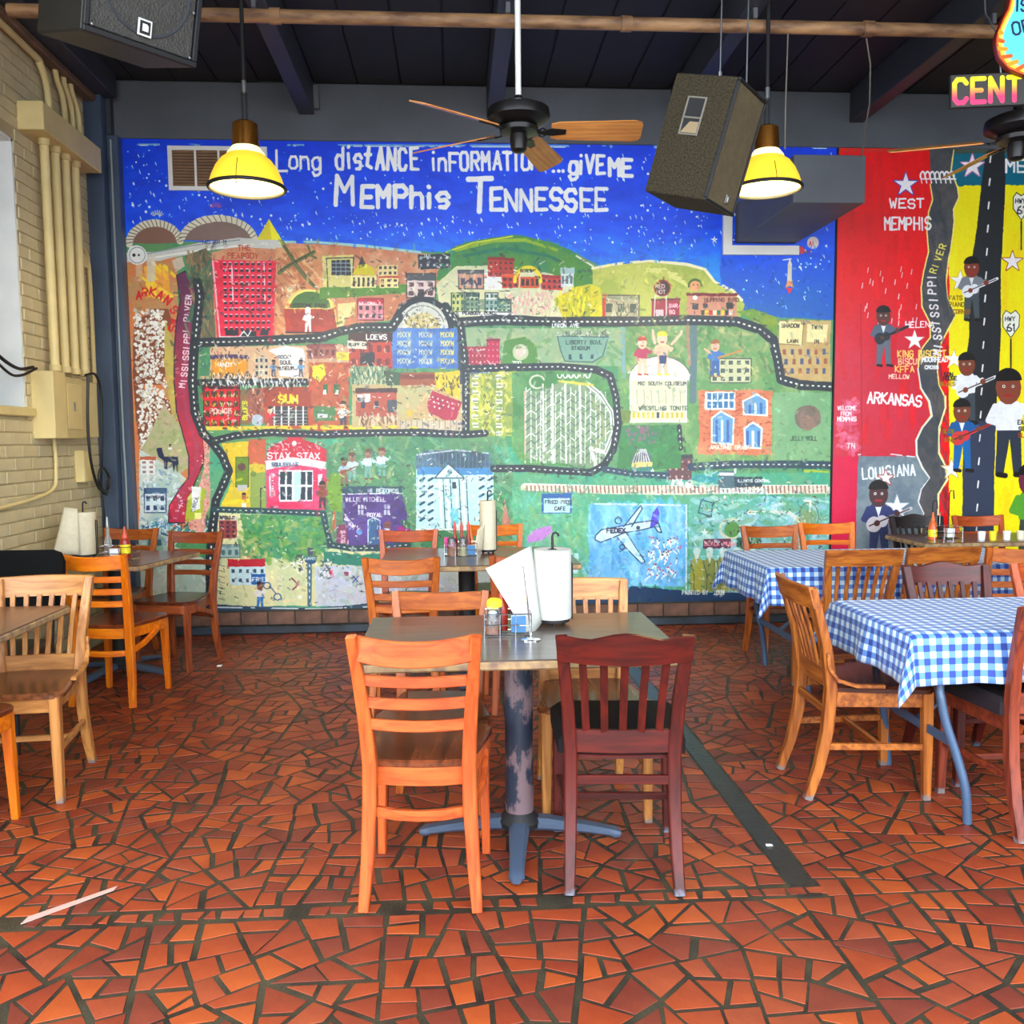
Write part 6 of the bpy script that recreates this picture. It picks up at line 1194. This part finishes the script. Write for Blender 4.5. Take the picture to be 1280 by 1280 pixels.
# ------------------------------------------------------------------ lamps, fans, speakers, signs
shade = mat('lit_yellow_glass', (240, 206, 60), .35, emit=(255, 200, 44), estr=.42); shin = mat('lit_shade_inside', (240, 222, 130), .5, emit=(255, 220, 90), estr=.34); scol = mat('lit_shade_collar', (250, 240, 190), .4, emit=(255, 238, 170), estr=.7)
bulbm = mat('lit_bulb', (255, 255, 240), .5, emit=(255, 244, 200), estr=6)
def pendant(x, y, z, lab, rr=.2):
    t = thing('pendant_lamp', lab, 'lamp', (x, y, z))
    P = [(.205, 0), (.200, .022), (.188, .055), (.166, .098), (.136, .134), (.112, .150), (.104, .158)]
    k = rr/.205; P = [(a*k, b*1.08) for a, b in P]
    MB().lathe(P, 40, closed=False).build('shade', shade, t, True); MB().lathe([(.106*k, .166), (.100*k, .182), (.088*k, .196), (.076*k, .212)], 32, closed=False).build('shade_collar', scol, t, True)
    o = MB().lathe([(a-.004, b) for a, b in P], 40, closed=False).build('shade_lining', shin, t, True)
    MB().tube([(P[0][0]*math.cos(2*math.pi*q/48), P[0][0]*math.sin(2*math.pi*q/48), 0) for q in range(49)], .0105, 8).build('rim', M['black'], t, True)
    MB().lathe([(.072, .198), (.072, .215), (.066, .335), (.045, .348), (.012, .352)], 20).build('socket_housing', M['brass'], t, True)
    for s in (-1, 1): MB().tube([(s*.074*k, 0, .20), (s*.068, 0, .25), (s*.045, 0, .31)], .0035, 6).build('bracket', M['steel'], t)
    for s in (-.011, .011): MB().tube([(s, 0, .33), (s, 0, .50)], .006, 8).build('stem', M['black'], t)
    MB().tube([(0, 0, .50), (0, 0, .56)], .014, 10).build('coupling', M['steel'], t)
    MB().tube([(0, 0, .55), (0, 0, ZC-z)], .011, 10).build('rod', M['black'], t)
    MB().tube([(-.01, -P[3][0], .11), (-.01, -P[1][0]-.004, .03), (-.01, -P[0][0]-.004, -.02)], .0018, 5).build('pull_chain', M['black'], t); MB().lathe([(.001, -.03), (.006, -.025), (.001, -.018)], 8, (-.01, -P[0][0]-.004, 0)).build('chain_knob', M['black'], t)
    MB().lathe([(.002, .045), (.025, .055), (.034, .08), (.028, .11), (.016, .14), (.014, .19)], 16).build('bulb', bulbm, t, True)
    l = bpy.data.lights.new('lamp_light', 'POINT'); l.energy = 14; l.color = (1, .85, .5); l.shadow_soft_size = .06; lo = bpy.data.objects.new('lamp_light', l); link(lo, t); lo.location = (0, 0, .0)
pendant(-1.100, 5.0, 2.835, 'lit yellow pendant lamp on a black rod, left of the ceiling fan', .200)
pendant(1.80, 5.1, 2.885, 'lit yellow pendant lamp in front of the grey air duct', .197)
fanb = mat('dark_bronze', (30, 28, 28), .35, metal=.4); blade = wood('fan_blade_wood', (226, 156, 84), (196, 122, 60), .35, 'x')
def fan(x, y, z, lab, angs, rodm, pitch=21):
    t = thing('ceiling_fan', lab, 'fan', (x, y, z))
    MB().tube([(0, 0, .12), (0, 0, ZC-z)], .015, 12).build('down_rod', rodm, t, True)
    MB().lathe([(.02, .15), (.026, .12), (.05, .105), (.125, .095), (.155, .08), (.160, .05), (.158, .03), (.125, .012), (.09, .0)], 36).build('motor_housing', fanb, t, True)
    MB().lathe([(.09, .0), (.10, -.01), (.095, -.03), (.05, -.04)], 28).build('rotor_plate', fanb, t, True)
    MB().lathe([(.042, -.04), (.045, -.07), (.040, -.115), (.028, -.125), (.004, -.13)], 20).build('switch_cup', fanb, t, True)
    for a in angs:
        Rm = Matrix.Rotation(math.radians(a), 4, 'Z'); Rp = Rm @ Matrix.Translation((0, 0, -.02)) @ Matrix.Rotation(math.radians(-pitch), 4, 'X')
        o = MB().prism([(.165, -.050), (.20, -.062), (.58, -.076), (.615, -.066), (.625, -.045), (.625, .045), (.615, .066), (.58, .076), (.20, .062), (.165, .050)], -.003, .003, .001).build('blade', blade, t); o.matrix_local = Rp
        i = MB(); i.beam([(.08, 0, 0), (.12, 0, -.012), (.17, 0, -.008), (.24, 0, -.007)], [.03, .022, .05, .03], .006, (0, 1, 0)); i.tube([(.12+.02*math.cos(q), .03*math.sin(q), -.01) for q in [k*.6 for k in range(11)]], .004, 6)
        b = i.build('blade_arm', fanb, t); b.matrix_local = Rp
fan(.345, 4.6, 3.04, 'ceiling fan on a white rod with pale wood blades, above the headline lettering', (-2, 68, 146, 216), M['white'])
fan(2.96, 4.6, 3.03, 'ceiling fan under the painted sign at the right edge', (90, 160, 16, 304), M['steel'])
# speakers
def grille(col=(40, 38, 34)):
    m = mat('speaker_grille', col, .6, var=.15, vscale=30); nt = m.node_tree; b = nt.nodes['Principled BSDF']; tc = nt.nodes.new('ShaderNodeTexCoord'); v = nt.nodes.new('ShaderNodeTexVoronoi'); v.inputs['Scale'].default_value = 110; nt.links.new(tc.outputs['Object'], v.inputs['Vector'])
    bp = nt.nodes.new('ShaderNodeBump'); bp.inputs['Strength'].default_value = .6; bp.inputs['Distance'].default_value = .004; nt.links.new(v.outputs['Distance'], bp.inputs['Height']); nt.links.new(bp.outputs[0], b.inputs['Normal']); return m
carpet = mat('speaker_carpet', (70, 60, 36), .95, col2=(22, 19, 12), vscale=120, bump=.5, bscale=160)
def rotm(a, b, c): return Matrix.Rotation(math.radians(c), 4, 'Z') @ Matrix.Rotation(math.radians(b), 4, 'Y') @ Matrix.Rotation(math.radians(a), 4, 'X')
sp = thing('loudspeaker', 'carpet-covered black loudspeaker hanging tilted beside the right pendant lamp', 'speaker'); sp.matrix_world = Matrix.Translation((.91, 4.238, 2.63)) @ rotm(-2.2, 16.7, -40.3)
MB().cbox((0, 0, 0), (.311, .326, .531), .006).build('cabinet', carpet, sp)
MB().cbox((.311, .012, .012), (.318, .314, .519), .003).build('grille', grille((92, 80, 58)), sp)
for a, b in (((.308, 0, 0), (.326, .326, .014)), ((.308, 0, .517), (.326, .326, .531)), ((.308, 0, .014), (.326, .012, .517)), ((.308, .314, .014), (.326, .326, .517))): MB().cbox(a, b, .003).build('front_lip', M['black'], sp)
hd = MB().cbox((.10, -.003, .27), (.19, .002, .43), .002).build('handle_recess', M['black'], sp)
f = MB()
for a, b in (((.096, -.008, .266), (.104, 0, .434)), ((.186, -.008, .266), (.194, 0, .434)), ((.10, -.008, .426), (.19, 0, .434)), ((.10, -.008, .266), (.19, 0, .274)), ((.10, -.010, .338), (.19, -.003, .346))): f.cbox(a, b, .002)
f.build('handle_rim', mat('dull_rim', (120, 116, 104), .6), sp)
MB().prism([(.105, .276), (.185, .276), (.185, .325), (.140, .325)], 0, .002, 0, Matrix.Translation((0, -.004, 0)) @ Matrix.Rotation(math.radians(90), 4, 'X')).build('input_plate', mat('beige_plate', (150, 130, 96), .5), sp)
for a, b in (((.319, .20, .035), (.322, .235, .075)),): o = MB().cbox(a, b, .001).build('badge', M['steel'], sp)
MB().cbox((.322, .212, .045), (.3225, .224, .066), .0001).build('badge_mark', M['white'], sp)
C3 = sp.matrix_world
for k, (lx, ly) in enumerate(((.20, .05), (.26, .22))):
    p = C3 @ Vector((lx, ly, .531)); top = Vector((p.x+.03, p.y+.05, ZC-.02)); tag(MB().tube([p, (p+top)/2, top], .004, 6).build('hanging_cable', M['steel']), ('steel cable holding the carpeted loudspeaker, left one', 'steel cable holding the carpeted loudspeaker, right one')[k], 'cable'); MB().tube([p-Vector((0, 0, .004)), p+Vector((0, 0, .03))], .009, 8).build('eye_bolt', M['steel'], sp).matrix_parent_inverse = C3.inverted()
sq = thing('loudspeaker', 'black loudspeaker with round driver behind its grille, upper left under the ceiling', 'speaker'); sq.matrix_world = Matrix.Translation((-1.397, 3.607, 3.034)) @ rotm(14.9, .3, 45.3)
MB().cbox((0, 0, 0), (.464, .422, .70), .008).build('cabinet', mat('speaker_box', (26, 25, 24), .5, var=.2, vscale=8), sq)
MB().cbox((.022, -.010, .026), (.442, .001, .675), .003).build('grille', grille((62, 60, 56)), sq)
for a, b in (((0, -.022, 0), (.464, 0, .022)), ((0, -.022, .678), (.464, 0, .70)), ((0, -.022, .022), (.020, 0, .678)), ((.444, -.022, .022), (.464, 0, .678))): MB().cbox(a, b, .003).build('front_lip', M['black'], sq)
MB().tube([(.232+.18*math.cos(q*math.pi/24), -.012, .235+.18*math.sin(q*math.pi/24)) for q in range(49)], .005, 6).build('driver_ring', M['greydark'], sq, True)
MB().cbox((.205, -.024, .05), (.262, -.020, .112), .001).build('badge', M['white'], sq); MB().cbox((.212, -.026, .057), (.255, -.0235, .105), .001).build('badge_panel', M['black'], sq)
MB().prism([(.222, .068), (.246, .068), (.246, .088), (.240, .095), (.222, .095)], 0, .002, 0, Matrix.Translation((0, -.0262, 0)) @ Matrix.Rotation(math.radians(90), 4, 'X')).build('badge_mark', M['white'], sq)
for a, b in ((.03, .03), (.43, .03), (.43, .20)): MB().lathe([(.006, 0), (.006, .004), (.002, .006)], 8).build('screw', M['steel'], sq).matrix_local = Matrix.Translation((a, -.022, b)) @ Matrix.Rotation(math.radians(90), 4, 'X')
p = sq.matrix_world @ Vector((.23, .2, .70)); tag(MB().tube([p, (p.x, p.y, ZC)], .010, 8).build('speaker_bracket', M['steel']), 'steel rod holding the loudspeaker under the ceiling, upper left', 'bracket')
# hanging wires
for (x, y, pts, lb) in ((0, 0, [(at(985, 40, 5.15)), at(984, 70, 5.2), at(982, 130, 5.25), at(981, 187, 5.3)], 'thin wire hanging between the duct and the right lamp'), (0, 0, [at(1083, 48, 5.15), at(1088, 80, 5.2), at(1087, 130, 5.3), at(1081, 165, 5.5), at(1077, 196, 5.68)], 'wire hanging from the pipe to the corner of the air duct')):
    tag(MB().tube(pts, .0045, 6).build('hanging_wire', mat('wire', (110, 106, 96), .5), None, True), lb, 'wire')
# painted signs
def sign_canvas(x0, z0, x1, z1, res): return Canvas(x0, z0, x1, z1, res, 1.0, None, (46, 42, 40))
C = sign_canvas(0, 0, .41, .17, 900); C.nz[:] = C.nz*.2+.4
for i, ch in enumerate('CENT'):
    X = .020+.094*i
    C.text(ch, X, .026, -.118, (230, 70, 120), .025, cw=.062, jit=0)
C.text  # letters run from yellow at the top to pink at the foot, as painted
a = C.a; h = a.shape[0]; msk = np.abs(a-np.array((230, 70, 120), np.float32)/255).sum(-1) < .5
tt = np.clip((np.arange(h)/h-.30)/.42, 0, 1)[:, None, None]; gcol = np.array((250, 232, 40), np.float32)/255*(1-tt)+np.array((240, 60, 110), np.float32)/255*tt
a[:] = np.where(msk[..., None], gcol, a)
def panel(name, lab, x, y, z, w, hgt, th, rot, arr, frame):
    t = thing(name, lab, 'sign', (x, y, z), rot)
    MB().cbox((0, 0, 0), (w, th, hgt), .003).build('board', frame, t)
    mb = MB(); mb.box((.004, -.002, .004), (w-.004, 0, hgt-.004)); me = mb.mesh('painted_face'); uv = me.uv_layers.new(name='UVMap')
    for p_ in me.polygons:
        for li in p_.loop_indices: v = me.vertices[me.loops[li].vertex_index].co; uv.data[li].uv = (v.x/w, v.z/hgt)
    put('painted_face', me, image_mat('sign_paint', arr, .4), t); return t
ce = panel('painted_sign', 'small dark hanging board with yellow to pink letters CENT, upper right', 2.455, 4.35, 3.07, .41, .17, .02, (math.radians(0), math.radians(-2), math.radians(-4)), C.finish(.03), M['black']); ce.scale = (.9335,)*3
G = sign_canvas(0, 0, .62, .9, 500); G.nz[:] = G.nz*.3+.35
G.a[:] = np.array((120, 220, 226), np.float32)/255
def guitar_outline(k=1.0):
    Z = (.05, .065, .10, .16, .25, .34, .42, .49, .56, .62, .65, .66); Wd = (.0, .09, .165, .215, .235, .205, .165, .168, .172, .13, .06, .0)
    zs = [.05+.61*(1-math.cos(math.pi*q/22))/2 for q in range(23)]; half = [(float(np.interp(z, Z, Wd)), z) for z in zs]
    pts = [(.30+w*k, .30+(z-.30)*k) for w, z in half[1:-1]]+[(.30, .30+.36*k)]+[(.30-w*k, .30+(z-.30)*k) for w, z in reversed(half[1:-1])]+[(.30, .30-.25*k)]
    return pts
G.poly([(0, 0), (.62, 0), (.62, .9), (0, .9)], (196, 50, 16), wob=0)
G.poly(guitar_outline(.985), (232, 96, 20), wob=0); G.poly(guitar_outline(.95), (250, 206, 60), wob=1.5); G.poly(guitar_outline(.90), (250, 240, 150), wob=2); G.poly(guitar_outline(.85), (112, 222, 232), wob=1)
for i in range(16): q = math.pi+math.pi*i/15; G.line([(.30+.24*math.cos(q), .30+.24*math.sin(q)), (.30+.205*math.cos(q+.1), .30+.205*math.sin(q+.1))], .020, (226, 90, 20) if i % 2 else (244, 150, 30))
G.text('IS', .165, .385, -.055, (16, 24, 60), .010, cw=.03, adv=.045); G.text('IT', .245, .345, -.055, (16, 24, 60), .010, cw=.03, adv=.045); G.text('OR', .160, .265, -.060, (16, 24, 60), .010, cw=.035, adv=.055, ang=14)
gt = thing('guitar_sign', 'guitar-shaped hanging sign with flames and a turquoise middle, top right corner', 'sign', (2.585, 4.33, 3.150), (0, 0, math.radians(-6))); gt.scale = (.9335,)*3
go = guitar_outline(1.0); MB().prism([(x, z) for x, z in go], -.016, .016, .004, Matrix.Rotation(math.radians(90), 4, 'X')).build('body', mat('sign_edge', (120, 24, 16), .4), gt)
mb = MB(); mb.prism([(.30+(x-.30)*.985, .30+(z-.30)*.985) for x, z in go], 0, .002, 0, Matrix.Translation((0, -.0162, 0)) @ Matrix.Rotation(math.radians(90), 4, 'X')); me = mb.mesh('painted_face'); uv = me.uv_layers.new(name='UVMap')
for p_ in me.polygons:
    for li in p_.loop_indices: v = me.vertices[me.loops[li].vertex_index].co; uv.data[li].uv = (v.x/.62, v.z/.9)
put('painted_face', me, image_mat('guitar_paint', G.finish(.03), .35), gt)
MB().box((.27, -.012, .66), (.33, .012, .80)).build('neck', mat('sign_neck', (120, 70, 30), .5), gt)
for k, (x0, z0, x1, z1) in enumerate(((2.70, 3.23, 2.69, 3.30), (2.80, 3.225, 2.80, 3.24))): tag(MB().tube([(x0, 4.34, z0), (x1, 4.34, z1)], .004, 6).build('sign_chain', M['steel']), ('short chain link between the guitar sign and the lettered board, left', 'short chain link between the guitar sign and the lettered board, right')[k], 'chain')
tag(MB().tube(smooth([(at(1231, 0, 4.4).x-.01, 4.4, ZC), at(1231, 0, 4.4), at(1237, 25, 4.37), at(1248, 46, 4.34)]), .004, 6).build('sign_chain', M['steel'], None, True), 'thin chain holding the guitar sign from the ceiling', 'chain')
